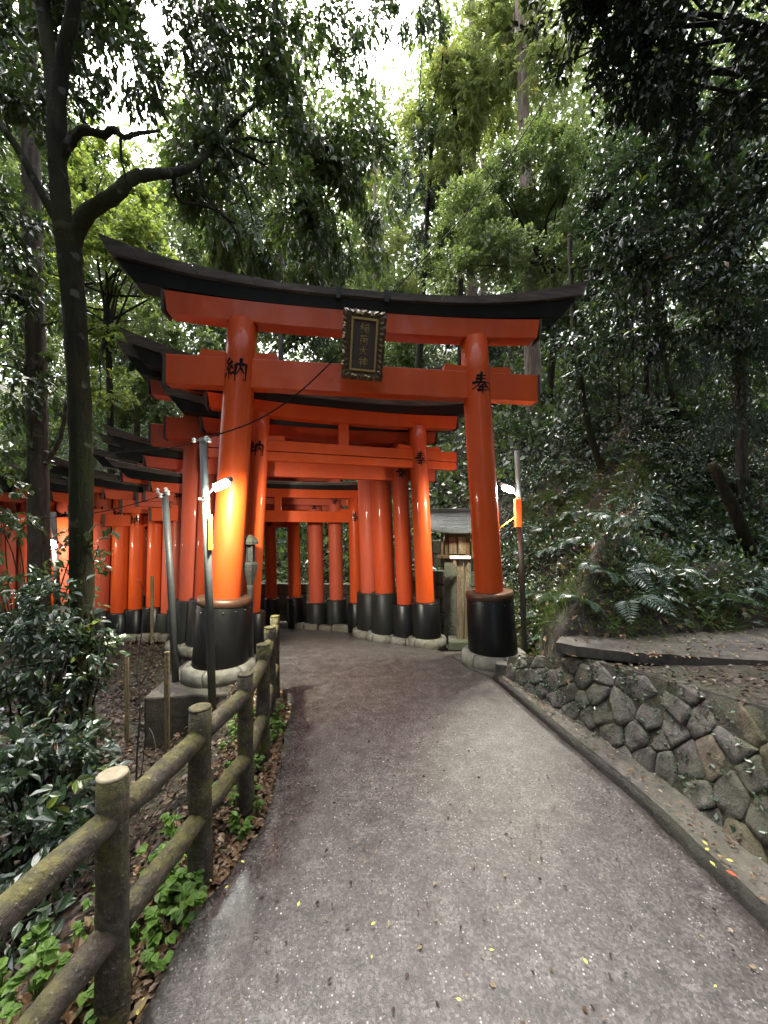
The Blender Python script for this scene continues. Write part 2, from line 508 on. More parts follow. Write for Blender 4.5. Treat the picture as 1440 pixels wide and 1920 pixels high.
M['wood'] = m_bark('weathered_wood', (0.09, 0.065, 0.042), (0.22, 0.17, 0.115), 0.35, 0.8, (0.08, 0.075, 0.03))
M['wood_warm'] = m_bark('shrine_wood', (0.045, 0.03, 0.017), (0.11, 0.075, 0.043), 0.15, 0.8)
M['white_paint'] = m_simple('white_board', (0.70, 0.69, 0.64), 0.5, 0, 0.12)
M['roof_tile'] = m_stone('copper_roof', [(0.3, (0.012, 0.019, 0.019)), (0.5, (0.026, 0.038, 0.037)), (0.7, (0.05, 0.066, 0.064))], 0, 0.6, 9, bumps=.2, rnd=1.0)
b = NB('led')
b.set(Base_Color=(1, 1, 1, 1), Emission_Color=(0.93, 1.0, 0.93, 1), Emission_Strength=90.0)
M['led'] = b.m

# ------------------------------------------------------------------ the lie of the land
def interp(pts):
    ys = np.array([p[1] for p in pts]); xs = np.array([p[0] for p in pts])
    return lambda y: np.interp(y, ys, xs)
xl = interp([(-0.95, -12), (-0.90, 0.0), (-0.80, 1.34), (-0.80, 1.59), (-0.76, 1.72), (-0.715, 1.86), (-0.66, 2.1), (-0.70, 2.56), (-0.78, 3.0),
             (-0.87, 3.63), (-1.08, 4.0), (-1.32, 4.5), (-1.42, 4.9)])
xr = interp([(1.75, -12), (1.60, 0.0), (1.54, 1.54), (1.50, 2.29), (1.315, 3.42), (1.19, 4.3), (1.0, 4.6), (0.95, 4.9)])
xw = interp([(2.0, -12), (1.80, 0.5), (1.73, 1.76), (1.70, 2.4), (1.60, 2.84), (1.47, 3.4), (1.25, 4.19), (1.2, 4.5)])
TOE = np.array([(60.0, 6.0), (12.0, 5.2), (3.8, 3.85), (2.2, 3.5), (1.62, 3.55), (1.75, 4.3), (1.95, 5.0), (1.55, 6.3), (0.9, 7.4), (-0.6, 8.3), (-9.0, 8.9), (-60.0, 10.0)])

wall_top = interp([(.78, -12), (.76, 0.5), (.72, 1.9), (.63, 2.5), (.54, 3.3), (.26, 4.15)])
def hill_d(x, y):
    """distance beyond the foot of the hill (negative in front of it)"""
    best = np.full(x.shape, 1e9)
    for (ax, ay), (bx, by) in zip(TOE[:-1], TOE[1:]):
        dx, dy = bx - ax, by - ay
        t = np.clip(((x - ax) * dx + (y - ay) * dy) / (dx * dx + dy * dy), 0, 1)
        best = np.minimum(best, np.hypot(x - (ax + t * dx), y - (ay + t * dy)))
    # inside test: beyond the toe line
    inside = np.zeros(x.shape, bool)
    poly = list(map(tuple, TOE)) + [(-60, 200), (60, 200)]
    n = len(poly)
    for i in range(n):
        (x1, y1), (x2, y2) = poly[i], poly[(i + 1) % n]
        c = ((y1 > y) != (y2 > y)) & (x < (x2 - x1) * (y - y1) / ((y2 - y1) if y2 != y1 else 1e-9) + x1)
        inside ^= c
    return np.where(inside, best, -best)

def wig(x, y, s=1.0):
    return (np.sin(x * 1.7 * s + 1.3) * np.cos(y * 1.3 * s + .4) + .6 * np.sin(x * 3.9 * s + y * 2.1 * s) + .4 * np.sin(y * 5.3 * s - x * 4.4 * s + 2) + .25 * np.sin(x * 11 * s + 1) * np.sin(y * 9.7 * s))

def floor_z(x, y):
    """level of the paved floor, dipping a little beyond the front gate"""
    return -0.10 * np.clip(y - 5.0, 0, 2.2) + 0.0 * x

def ground(x, y):
    x = np.asarray(x, float); y = np.asarray(y, float)
    z = floor_z(x, y) - 0.06
    # left of the path
    le = np.where(y < 4.9, xl(y), np.interp(y, [4.9, 5.9, 6.3], [-1.42, -2.2, -9]))
    dl = le - 0.24 - x
    drop = -0.50 * sstep(0.1, 1.1, dl) - 0.25 * sstep(1.5, 4, dl)
    drop = drop * (1 - sstep(4.9, 6.1, y))
    z = np.where((dl > 0) & (y < 6.4), np.where(y < 6.2, 0.05, 0.02) + drop + z + 0.035 * wig(x, y, 1.6), z)
    # right bank above the stone wall
    wt = xw(y) + 0.2
    up = (wall_top(y) - .02) * (1 - sstep(4.15, 4.3, y))
    dr = x - wt
    zr = up + 0.03 * np.clip(dr, 0, 1.0) + 0.014 * wig(x, y, 2.0)
    zr = np.where((y > 2.75) & (dr > .2), np.minimum(zr, .60), zr)
    z = np.where((dr > -0.12) & (y < 4.3), np.where(dr > 0, zr, zr - 0.12 - (0 - dr) * 3.0), z)
    # hill
    d = hill_d(x, y)
    sl_ = np.where(x < -2, 0.55, 0.95)
    hz = np.clip(d, 0, 2) * np.where(x > .5, 1.35, sl_) + np.clip(d - 2, 0, 3) * sl_ + np.clip(d - 5, 0, 30) * 0.55 + 0.10 * wig(x, y) * np.clip(d, 0, 1.5)
    base = np.where((y < 4.3) & (x > 1.3), 0.62, z)
    hz = hz + 0.16 * wig(x + 3, y - 2, 2.1) * np.clip(d, 0, 1)
    z = np.where(d > 0, base + hz, z)
    return z

def gz(x, y):
    return float(ground(np.array([x]), np.array([y]))[0])

def grid_mesh(name, xs, ys, fn, mat, parent=None):
    X, Y = np.meshgrid(xs, ys)
    Z = fn(X, Y)
    v = np.stack([X, Y, Z], -1).reshape(-1, 3)
    nx, ny = len(xs), len(ys)
    i = np.arange((nx - 1) * (ny - 1))
    r, c = i // (nx - 1), i % (nx - 1)
    a0 = r * nx + c
    f = np.stack([a0, a0 + 1, a0 + 1 + nx, a0 + nx], -1)
    return raw_mesh(name, v, f, mat, parent, smooth=True)

def raw_mesh(name, v, f, mat, parent=None, smooth=False, attr=None):
    me = bpy.data.meshes.new(name)
    me.vertices.add(len(v))
    me.vertices.foreach_set('co', np.ascontiguousarray(v, dtype=np.float32).ravel())
    k = f.shape[1]
    me.loops.add(f.size)
    me.loops.foreach_set('vertex_index', np.ascontiguousarray(f, dtype=np.int32).ravel())
    me.polygons.add(len(f))
    me.polygons.foreach_set('loop_start', np.arange(0, f.size, k, dtype=np.int32))
    me.polygons.foreach_set('use_smooth', np.full(len(f), smooth))
    if attr is not None:
        for nm, (dom, arr) in attr.items():
            at = me.attributes.new(nm, 'FLOAT', dom)
            at.data.foreach_set('value', np.ascontiguousarray(arr, dtype=np.float32))
    me.materials.append(mat)
    me.update(calc_edges=True)
    me.validate()
    return link(name, me, parent)

xs = np.unique(np.concatenate([np.linspace(-60, -9, 24), np.linspace(-9, -3, 60), np.linspace(-3, 4.5, 190), np.linspace(4.5, 14, 60), np.linspace(14, 60, 24)]))
ys = np.unique(np.concatenate([np.linspace(-30, -1, 18), np.linspace(-1, 6.5, 150), np.linspace(6.5, 16, 80), np.linspace(16, 90, 40)]))
tag(grid_mesh('ground', xs, ys, ground, M['soil']), kind='structure')

# path: one sheet with a skirt
def build_path():
    vs, fs, wet = [], [], []
    NX = 40
    rows = []
    yy = np.concatenate([np.linspace(-12, 0, 10), np.linspace(0.25, 4.85, 90)])
    for y in yy:
        rows.append((np.array([xl(y), y]), np.array([xr(y), y])))
    # round the bend behind the front gate, between the two rows of pillars
    for L, Rr in [((-1.45, 5.05), (0.85, 5.2)), ((-1.6, 5.4), (0.6, 5.75)), ((-1.85, 5.7), (0.2, 6.3)), ((-2.2, 5.95), (-0.35, 6.85)), ((-2.7, 6.1), (-0.9, 7.15)),
                  ((-3.3, 6.2), (-1.7, 7.35)), ((-4.2, 6.25), (-3.2, 7.5)), ((-6.5, 6.3), (-6.0, 7.6)), ((-12, 6.5), (-12, 7.8))]:
        rows.append((np.array(L), np.array(Rr)))
    for (L, Rr) in rows:
        for i in range(NX + 1):
            t = i / NX
            p = L * (1 - t) + Rr * t
            if 0 < p[1] < 4.8 and i in (0, NX):
                p = p + np.array([0.018 * noise.noise((p[0] * 3, p[1] * 7, i)) , 0])
            z = float(floor_z(p[0], p[1])) + 0.008 * math.sin(math.pi * t) + 0.004 * noise.noise((p[0] * 2, p[1] * 2, 3.1))
            vs.append((p[0], p[1], z))
            edge = math.exp(-((p[0] - xl(min(p[1], 4.8)) - 0.12) / 0.16) ** 2) * float(sstep(.6, 1.4, p[1]) * (1 - sstep(3.6, 4.6, p[1])))
            wet.append(0.22 + 0.5 * edge)
    n = NX + 1
    for r in range(len(rows) - 1):
        for i in range(NX):
            a0 = r * n + i
            fs.append((a0, a0 + 1, a0 + 1 + n, a0 + n))
    # skirts
    for side in (0, NX):
        o = len(vs)
        for r in range(len(rows)):
            x, y, z = vs[r * n + side]
            vs.append((x, y, z - 0.09)); wet.append(0.1)
        for r in range(len(rows) - 1):
            q = (r * n + side, (r + 1) * n + side, o + r + 1, o + r)
            fs.append(q if side == 0 else q[::-1])
    return raw_mesh('path', np.array(vs), np.array(fs), M['asphalt'], None, True, {'wet': ('POINT', np.array(wet))})
tag(build_path(), kind='structure')

# concrete gutter strip between the slot beside the path and the wall
def build_gutter():
    vs, fs = [], []
    yy = np.linspace(-12, 4.25, 120)
    n = 6
    for y in yy:
        a0 = float(xr(y)) + 0.035 + 0.012 * noise.noise((0, y * 5, 1)); b0 = float(xw(y)) + 0.05
        for i in range(n):
            t = i / (n - 1)
            vs.append((a0 + (b0 - a0) * t, y, 0.055 + 0.02 * t ** 2 + 0.006 * noise.noise((t * 3, y * 4, 2))))
        vs.append((a0, y, -0.08))
    for r in range(len(yy) - 1):
        for i in range(n - 1):
            a1 = r * (n + 1) + i
            fs.append((a1, a1 + 1, a1 + n + 2, a1 + n + 1))
    return raw_mesh('gutter', np.array(vs), np.array(fs), M['concrete'], None, True)
tag(build_gutter(), kind='structure')
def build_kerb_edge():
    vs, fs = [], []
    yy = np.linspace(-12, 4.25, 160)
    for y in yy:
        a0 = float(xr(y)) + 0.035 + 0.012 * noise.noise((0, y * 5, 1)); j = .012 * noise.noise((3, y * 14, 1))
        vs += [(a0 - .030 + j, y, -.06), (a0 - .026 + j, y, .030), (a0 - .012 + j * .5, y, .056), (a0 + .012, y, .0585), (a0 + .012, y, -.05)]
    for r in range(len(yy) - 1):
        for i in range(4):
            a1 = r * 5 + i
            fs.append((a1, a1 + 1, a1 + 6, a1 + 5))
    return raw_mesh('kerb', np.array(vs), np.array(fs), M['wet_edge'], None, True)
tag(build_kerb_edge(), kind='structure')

# ------------------------------------------------------------------ leaves
def unit(v):
    return v / np.maximum(np.linalg.norm(v, axis=-1, keepdims=True), 1e-9)

def leaves(name, P, D, N, L, Wd, tint, mat, parent=None, shape='diamond', fold=0.25):
    n = len(P)
    D = unit(D)
    S = unit(np.cross(D, N))
    N = np.cross(S, D)
    L = np.broadcast_to(np.asarray(L, float), (n,))[:, None]
    Wd = np.broadcast_to(np.asarray(Wd, float), (n,))[:, None]
    i = np.arange(n)[:, None]
    if shape == 'diamond':
        v = np.stack([P, P + D * L * .45 - S * Wd + N * Wd * fold, P + D * L - N * L * .08, P + D * L * .45 + S * Wd + N * Wd * fold], 1)
        f = np.concatenate([i * 4 + np.array([[0, 3, 2]]), i * 4 + np.array([[0, 2, 1]])], 1).reshape(-1, 3)
    else:
        v = np.stack([P, P + D * L * .3 - S * Wd * .9 + N * Wd * fold, P + D * L * .68 - S * Wd * .75 + N * Wd * fold * .6, P + D * L - N * L * .14,
                      P + D * L * .68 + S * Wd * .75 + N * Wd * fold * .6, P + D * L * .3 + S * Wd * .9 + N * Wd * fold], 1)
        f = np.concatenate([i * 6 + np.array([[0, 5, 4, 3]]), i * 6 + np.array([[0, 3, 2, 1]])], 1).reshape(-1, 4)
    return raw_mesh(name, v.reshape(-1, 3), f, mat, parent, False, {'tint': ('FACE', np.repeat(np.clip(tint, 0, 1), 2))})

def rdir(n):
    return unit(rng.normal(size=(n, 3)))

COVM = 1.75
def clump_leaves(blobs, cov, L, aspect=0.24, per=9, twig=0.22, droop=0.5, sub=0.36, nsub=None, flat=0.0, tintbias=0.0, hole=0.0, absY=None):
    """leaves for a crown: blobs are (centre, radii, weight); clumps inside each, sprigs inside each clump"""
    Ps, Ds, Ns, Ls, Ts = [], [], [], [], []
    for (c, r, wgt) in blobs:
        c = np.array(c); r = np.array(r)
        area = math.pi * r[0] * r[2]
        far = 1.0 + .6 * float(sstep(7.5, 11, c[1] if absY is None else c[1] + absY))
        n = int(cov * COVM * far * wgt * area / (L * L * aspect * 0.9))
        ns = max(3, n // per)
        k = nsub or max(6, int(10 * wgt))
        ctr = rdir(k) * (rng.uniform(0.35, 1.0, (k, 1)) ** 0.6) * r * (1 - sub * .5) + c
        csz = rng.uniform(0.6, 1.2, k) * sub
        ctint = rng.uniform(0, 1, k)
        which = rng.integers(0, k, ns)
        o = rdir(ns) * (rng.uniform(0, 1, (ns, 1)) ** 0.5)
        O = ctr[which] + o * r * csz[which][:, None]
        D0 = unit(unit(O - c + rng.normal(size=(ns, 3)) * 0.15 * r) + rdir(ns) * 0.6 + np.array([0, 0, -droop * .6]))
        t = np.linspace(0.1, 1, per)
        P = O[:, None, :] + D0[:, None, :] * (t * twig)[None, :, None] + np.array([0, 0, -1]) * (droop * twig * .35 * t ** 2)[None, :, None]
        side = rdir(ns * per).reshape(ns, per, 3)
        D = D0[:, None, :] * 0.7 + side * 0.75 + np.array([0, 0, -droop])
        N = rdir(ns * per).reshape(ns, per, 3) * 0.55 + np.array([0, -0.25, 1.0])
        Ps.append(P.reshape(-1, 3)); Ds.append(D.reshape(-1, 3)); Ns.append(N.reshape(-1, 3))
        Ls.append(L * (0.35 + 1.15 * rng.beta(1.6, 1.6, ns * per)))
        Ts.append((ctint[which][:, None] * 0.45 + rng.uniform(0, 0.45, (ns, per)) + tintbias + np.where(rng.uniform(0, 1, (ns, 1)) < .035, .5, 0)).ravel())
    return [np.concatenate(q) for q in (Ps, Ds, Ns, Ls, Ts)]

def crown(name, parent, blobs, mat, cov=3.0, L=0.09, aspect=0.24, shape='diamond', **k):
    P, D, N, Ln, T = clump_leaves(blobs, cov, L, aspect, absY=parent.location.y if parent else None, **k)
    return leaves(name, P, D, N, Ln, Ln * aspect, T, mat, parent, shape)

def spray_crown(name, parent, blobs, mat, cov=3.0, L=0.25, needle=0.11, width=0.010, droop=0.7, per=14, sub=0.3):
    """conifer foliage: drooping sprays, each a row of short needle shoots"""
    Ps, Ds, Ns, Ls, Ts = [], [], [], [], []
    for (c, r, wgt) in blobs:
        c = np.array(c); r = np.array(r)
        area = math.pi * r[0] * r[2]
        n = int(cov * 2.4 * wgt * area / (needle * width * 2 * 0.8))
        ns = max(3, n // per)
        k = max(8, int(12 * wgt))
        ctr = rdir(k) * (rng.uniform(0.2, 1.0, (k, 1)) ** 0.6) * r * .85 + c
        ct = rng.uniform(0, 1, k)
        which = rng.integers(0, k, ns)
        O = ctr[which] + rdir(ns) * (rng.uniform(0, 1, (ns, 1)) ** .5) * r * sub
        D0 = unit((O - c) * np.array([1, 1, 0.2]) / r.mean() + rdir(ns) * 0.5 + np.array([0, 0, -droop]))
        sd = unit(np.cross(D0, rdir(ns)))
        t = np.linspace(0, 1, per)
        sg = np.where(np.arange(per) % 2 == 0, 1.0, -1.0)
        P = O[:, None] + D0[:, None] * (t * L)[None, :, None]
        D = D0[:, None] * 0.8 + sd[:, None] * (sg * 0.65)[None, :, None] + np.array([0, 0, -0.25]) + rng.normal(size=(ns, per, 3)) * 0.15
        N = rdir(ns * per).reshape(ns, per, 3) + np.array([0, -.3, .7])
        Ps.append(P.reshape(-1, 3)); Ds.append(D.reshape(-1, 3)); Ns.append(N.reshape(-1, 3))
        Ls.append(needle * rng.uniform(.7, 1.3, ns * per))
        Ts.append((ct[which][:, None] * .6 + rng.uniform(0, .4, (ns, per))).ravel())
    P, D, N, Ln, T = [np.concatenate(q) for q in (Ps, Ds, Ns, Ls, Ts)]
    return leaves(name, P, D, N, Ln, width, T, mat, parent, 'diamond', 0.1)

def B(px, py, Y, rpx, rpy=None, ry=None, w=1.0):
    rx = rpx / 720 * Y
    rz = (rpy or rpx) / 720 * Y
    return (tuple(W(px, py, Y)), (rx, ry or (rx + rz) / 2, rz), w)

def bend(pts, k=5, jit=0.0, seed=0):
    """resample a polyline smoothly (Catmull-Rom) with a little wander"""
    pts = [Vector(p) for p in pts]
    rr = random.Random(seed)
    out = []
    for i in range(len(pts) - 1):
        p0, p1, p2, p3 = pts[max(i - 1, 0)], pts[i], pts[i + 1], pts[min(i + 2, len(pts) - 1)]
        for j in range(k):
            t = j / k
            q = 0.5 * ((2 * p1) + (p2 - p0) * t + (2 * p0 - 5 * p1 + 4 * p2 - p3) * t * t + (3 * p1 - p0 - 3 * p2 + p3) * t ** 3)
            if out and jit:
                q = q + Vector((rr.uniform(-1, 1), rr.uniform(-1, 1), rr.uniform(-1, 1))) * jit
            out.append(q)
    out.append(pts[-1])
    return out

def limb(mb, pts, r0, r1, n=8, k=5, jit=0.01, rough=0.06, seed=0):
    q = bend(pts, k, jit, seed)
    m = len(q)
    mb.tube(q, [r0 + (r1 - r0) * i / (m - 1) for i in range(m)], n, True, rough, True, seed)

# ------------------------------------------------------------------ writing
KANJI = {
    'hou': [[(28, 81), (73, 84)], [(24, 67), (75, 70)], [(8, 52), (92, 56)], [(50, 98), (47, 66), (34, 42), (5, 24)], [(55, 55), (70, 38), (97, 25)],
            [(33, 33), (67, 35)], [(27, 19), (74, 21)], [(50, 44), (50, 1)]],
    'nou': [[(27, 97), (11, 77), (30, 74)], [(39, 84), (12, 53), (42, 58)], [(35, 67), (44, 52)], [(27, 56), (27, 12)], [(14, 40), (5, 21)], [(35, 40), (38, 27)], [(43, 42), (48, 30)],
            [(54, 72), (53, 5)], [(54, 71), (93, 73), (92, 9), (81, 12)], [(73, 96), (71, 58), (59, 32)], [(73, 56), (85, 36)]],
    'ina': [[(38, 93), (14, 84)], [(6, 68), (46, 71)], [(27, 88), (26, 5)], [(26, 67), (5, 36)], [(29, 62), (44, 44)], [(88, 93), (54, 86)], [(56, 81), (61, 70)], [(71, 82), (72, 71)], [(93, 82), (82, 68)],
            [(55, 58), (55, 8)], [(68, 59), (68, 9)], [(68, 58), (93, 59), (93, 9)], [(68, 35), (92, 35)], [(68, 11), (92, 11)]],
    'ri': [[(8, 83), (93, 85)], [(35, 95), (35, 73)], [(66, 95), (65, 73)], [(31, 71), (7, 38)], [(20, 55), (20, 3)], [(36, 61), (95, 63)], [(45, 48), (45, 24)], [(45, 48), (66, 48), (66, 24)], [(45, 27), (66, 27)],
           [(82, 62), (82, 7), (70, 12)]],
    'oo': [[(9, 63), (92, 67)], [(50, 96), (48, 62), (32, 28), (6, 7)], [(51, 62), (68, 28), (96, 6)]],
    'kami': [[(24, 95), (33, 84)], [(7, 73), (43, 75), (8, 36)], [(27, 56), (27, 3)], [(30, 51), (43, 36)], [(52, 79), (52, 31)], [(52, 79), (93, 80), (92, 31)], [(52, 56), (92, 56)], [(52, 34), (92, 34)], [(72, 97), (72, 1)]],
}

def kanji_strips(key, width=9.0):
    """each stroke as a tapering strip of quads in a 100 x 100 box"""
    out = []
    for s in KANJI[key]:
        pts = []
        for (a0, b0) in zip(s[:-1], s[1:]):
            m = max(2, int(math.dist(a0, b0) / 8))
            for j in range(m):
                pts.append((a0[0] + (b0[0] - a0[0]) * j / m, a0[1] + (b0[1] - a0[1]) * j / m))
        pts.append(s[-1])
        n = len(pts)
        strip = []
        for i, p in enumerate(pts):
            d = np.array(pts[min(i + 1, n - 1)]) - np.array(pts[max(i - 1, 0)])
            d = d / (np.linalg.norm(d) + 1e-9)
            t = i / max(n - 1, 1)
            ww = width * (0.62 + 0.38 * math.cos(t * math.pi * 1.15)) * (0.8 if 0 < t < 0.12 else 1) + 1.0
            q = np.array([-d[1], d[0]]) * ww / 2
            strip.append((np.array(p) + q, np.array(p) - q))
        out.append(strip)
    return out

def kanji_on_pillar(key, size, axis, r, z, phi0=0.0):
    """ink on a round pillar whose axis at height h is axis(h); facing local -y turned by phi0"""
    mb = MB()
    lift = 0.003
    for si, strip in enumerate(kanji_strips(key, 12.0)):
        vs, fs = [], []
        for (p, q) in strip:
            for pt in (p, q):
                u = (pt[0] - 50) / 100 * size
                h = z + (pt[1] - 50) / 100 * size
                ph = phi0 + u / r
                c = axis(h)
                rr = r + lift + 0.0004 * si
                vs.append((c.x + rr * math.sin(ph), c.y - rr * math.cos(ph), h))
        for i in range(len(strip) - 1):
            fs.append((i * 2, i * 2 + 1, i * 2 + 3, i * 2 + 2))
        mb.add(vs, fs)
    return mb

# ------------------------------------------------------------------ torii gates
def sweep(prof, half, npts=28, rise_pow=2.6):
    """prof: list of (y, z, x scale, rise) round a section; swept along x from -half to half, bending up to the tips"""
    k = len(prof)
    vs, fs = [], []
    for i in range(npts + 1):
        t = -1 + 2 * i / npts
        for (y, z, xsc, rise) in prof:
            vs.append((t * half * xsc, y, z + rise * abs(t) ** rise_pow))
    for i in range(npts):
        for j in range(k):
            j2 = (j + 1) % k
            fs.append((i * k + j, (i + 1) * k + j, (i + 1) * k + j2, i * k + j2))
    fs.append(tuple(range(k)))
    fs.append(tuple(npts * k + j for j in reversed(range(k))))
    return vs, fs

def torii(L, Rr, Hp, label, r=0.18, sleeve=0.88, rs=0.29, lean=0.06, paint='vermilion', black='black', half_nuki=None, half_kasagi=None, band=False,
          plinth=0.0, strut=False, kanji=True, group=None, detail=True, thick=1.0, cap=None, zbase=None, split=False, wedge=True, tip=0.105):
    L = Vector((*L, 0)); Rr = Vector((*Rr, 0))
    c = (L + Rr) / 2
    d = Rr - L
    span = d.length
    ang = math.atan2(d.y, d.x)
    z0 = float(floor_z(c.x, c.y)) if zbase is None else zbase
    root = empty('torii_gate', (c.x, c.y, z0), ang)
    tag(root, label, 'torii gate', group)
    hs = span / 2
    P, K = M[paint], M[black]
    hn = half_nuki or hs * 1.36
    hk = half_kasagi or hs * 1.78
    for sgn in (-1, 1):
        def axis(h, sgn=sgn):
            return Vector((sgn * (hs - lean * h), 0, h))
        mb = MB()
        hh = [0.03, sleeve * .5, sleeve + 0.02, Hp * .45, Hp * .7, Hp * .9, Hp + 0.02]
        mb.tube([axis(h) for h in hh], [r * (1.0 if h < sleeve + .1 else 1 - .03 * (h / Hp)) for h in hh], 32 if detail else 18)
        pil = mb.build('pillar', P, root)
        mb = MB()
        hb = plinth * .8 if plinth else -0.03
        sh = [(hb, rs * 1.06), (hb + .02, rs * 1.06), (sleeve - 0.012, rs), (sleeve, rs - .012)]
        mb.tube([axis(h) for h, _ in sh], [q for _, q in sh], 32 if detail else 18)
        sv = mb.build('sleeve', K, pil)
        if band:
            mb = MB()
            sb = [(sleeve - .078, rs + .003), (sleeve - .074, rs + .006), (sleeve + .002, rs + .004), (sleeve + .004, rs - .006)]
            mb.tube([axis(h) for h, _ in sb], [q for _, q in sb], 32)
            mb.build('sleeve_band', M['copper'], pil)
            mb = MB()
            for i in range(14):
                an = i / 14 * 2 * math.pi
                cc = axis(sleeve - .13)
                mb.lathe([(.008, -.004), (.006, .004), (.0, .006)], (cc.x + (rs + .006) * math.cos(an), cc.y + (rs + .006) * math.sin(an), cc.z), 6)
            mb.build('stud', M['steel'], pil)['kind'] = 'stuff'
        if plinth:
            ph = plinth
            pr = rs * 1.38
            pl = MB().lathe([(rs * .9, -.25), (pr - .03, -.25), (pr - .03, -.02), (rs * .9, -.02)], axis(0), 24).build('plinth', M['concrete'], root)
            nb = 6 if detail else 5
            ri = rs * 0.98
            off = random.uniform(0, 1)
            for i in range(nb):
                a0 = (i + off) / nb * 2 * math.pi + .012
                a1 = (i + 1 + off) / nb * 2 * math.pi - .012
                rr = pr * random.uniform(.985, 1.02)
                prof = [(ri, -.04), (rr, -.04), (rr + .006, ph * .3), (rr + .002, ph * .7), (rr - .016, ph * .92), (rr - .05, ph * 1.0), (ri, ph * 1.02)]
                MB().lathe(prof, axis(0), 6, a0, a1).build('block', M['plinth'], pl)
        if kanji:
            key = 'nou' if sgn < 0 else 'hou'
            zk = Hp * 0.855
            kanji_on_pillar(key, r * 1.62, axis, r * .975, zk, -ang * .75 + (0.12 if sgn > 0 else 0.0)).build('inscription', M['ink'], pil)
    # lower beam
    nz0, nz1 = Hp * .815, Hp * .898
    ny = r * .46 * thick
    mb = MB()
    if split:
        zm = nz0 + (nz1 - nz0) * .45
        mb.box((0, 0, (nz0 + zm) / 2 - .003), (2 * hn, 2 * ny, zm - nz0 - .006), None, .006)
        mb.box((0, 0, (nz1 + zm) / 2 + .003), (2 * hn - .004, 2 * ny + .006, nz1 - zm - .006), None, .006)
    else:
        mb.box((0, 0, (nz0 + nz1) / 2), (2 * hn, 2 * ny, nz1 - nz0), None, .008)
    nk = mb.build('lower_beam', P, root)
    for sgn in (-1, 1):
        MB().box((sgn * (hn + .012), 0, (nz0 + nz1) / 2), (.03, 2 * ny + .012, nz1 - nz0 + .012), None, .004).build('end_cap', M['end_black'], nk)
    if wedge:
        for sgn in (-1, 1):
            xc = sgn * (hs - lean * nz1)
            for s2 in (-1, 1):
                xa = xc + s2 * r * .6
                xb = xc + s2 * (r + .24 * Hp / 4)
                wh = .085 * Hp / 4
                y0 = ny * .8
                vs = [(xa, -y0, nz1 - .002), (xb + s2 * .02, -y0, nz1 - .002), (xb, -y0, nz1 + wh), (xa, -y0, nz1 + wh * .75),
                      (xa, y0, nz1 - .002), (xb + s2 * .02, y0, nz1 - .002), (xb, y0, nz1 + wh), (xa, y0, nz1 + wh * .75)]
                fs = [(0, 1, 2, 3), (7, 6, 5, 4), (0, 4, 5, 1), (1, 5, 6, 2), (2, 6, 7, 3), (3, 7, 4, 0)]
                if s2 < 0:
                    fs = [f[::-1] for f in fs]
                MB().add(vs, fs).build('wedge', P, root)
    # upper red beam
    s0, s1 = Hp - .02, Hp + .052 * Hp
    sy = r * .62 * thick
    rise_s = .018 * Hp
    vs, fs = sweep([(-sy, s0, .985, rise_s), (sy, s0, .985, rise_s), (sy, s1, 1, rise_s), (-sy, s1, 1, rise_s)], hn + .005)
    sm = MB().add(vs, fs).build('upper_beam', P, root)
    for sgn in (-1, 1):
        MB().box((sgn * (hn + .018), 0, (s0 + s1) / 2 + rise_s), (.03, 2 * sy + .012, s1 - s0 + .01), Matrix.Rotation(sgn * -.0, 3, 'Y'), .004).build('end_cap', M['end_black'], sm)
    # black top beam and the boards that roof it
    k0, k1 = s1 + .004, s1 + .029 * Hp
    tp = tip * Hp
    by = sy * 1.35
    vs, fs = sweep([(-sy * 1.05, k0, .885, tp * .34), (sy * 1.05, k0, .885, tp * .34), (by, k1, .945, tp * .64), (-by, k1, .945, tp * .64)], hk)
    MB().add(vs, fs).build('top_beam', K, root)
    cy = by + .05 * Hp / 4
    k2 = k1 + .020 * Hp
    vs, fs = sweep([(-cy, k1 + .003, .962, tp * .70), (cy, k1 + .003, .962, tp * .70), (cy, k2, 1.0, tp), (.03, k2 + .006 * Hp, 1.005, tp), (-.03, k2 + .006 * Hp, 1.005, tp), (-cy, k2, 1.0, tp)], hk)
    if detail and band:
        rr = random.Random(3)
        cut = np.linspace(-1, 1, 19)
        prof = [(-cy, k1 + .003, .962, tp * .70), (cy, k1 + .003, .962, tp * .70), (cy, k2, 1.0, tp), (.03, k2 + .006 * Hp, 1.005, tp), (-.03, k2 + .006 * Hp, 1.005, tp), (-cy, k2, 1.0, tp)]
        for ta, tb in zip(cut[:-1], cut[1:]):
            vs, fs = [], []
            jy, jz = rr.uniform(-.004, .004), rr.uniform(-.003, .003)
            for q in range(4):
                t = ta + .0007 + (tb - ta - .0014) * q / 3
                vs += [(t * hk * xs_, y + jy, z + jz + ri_ * abs(t) ** 2.6) for (y, z, xs_, ri_) in prof]
            for q in range(3):
                for j in range(6):
                    j2 = (j + 1) % 6
                    fs.append((q * 6 + j, (q + 1) * 6 + j, (q + 1) * 6 + j2, q * 6 + j2))
            fs += [tuple(range(6)), tuple(18 + j for j in reversed(range(6)))]
            MB().add(vs, fs).build('roof_board', M['roof_board'], root)
    else:
        MB().add(vs, fs).build('roof_board', M[cap or 'roof_board'], root)
    if strut:
        MB().box((0, 0, (nz1 + s0) / 2), (r * 1.05, 2 * ny * .9, s0 - nz1 + .01), None, .006).build('strut', P, root)
    return root, dict(k1=k1, k2=k2, cy=cy, nz0=nz0, nz1=nz1, s0=s0, s1=s1, ny=ny, sy=sy, ang=ang, c=c, z0=z0)

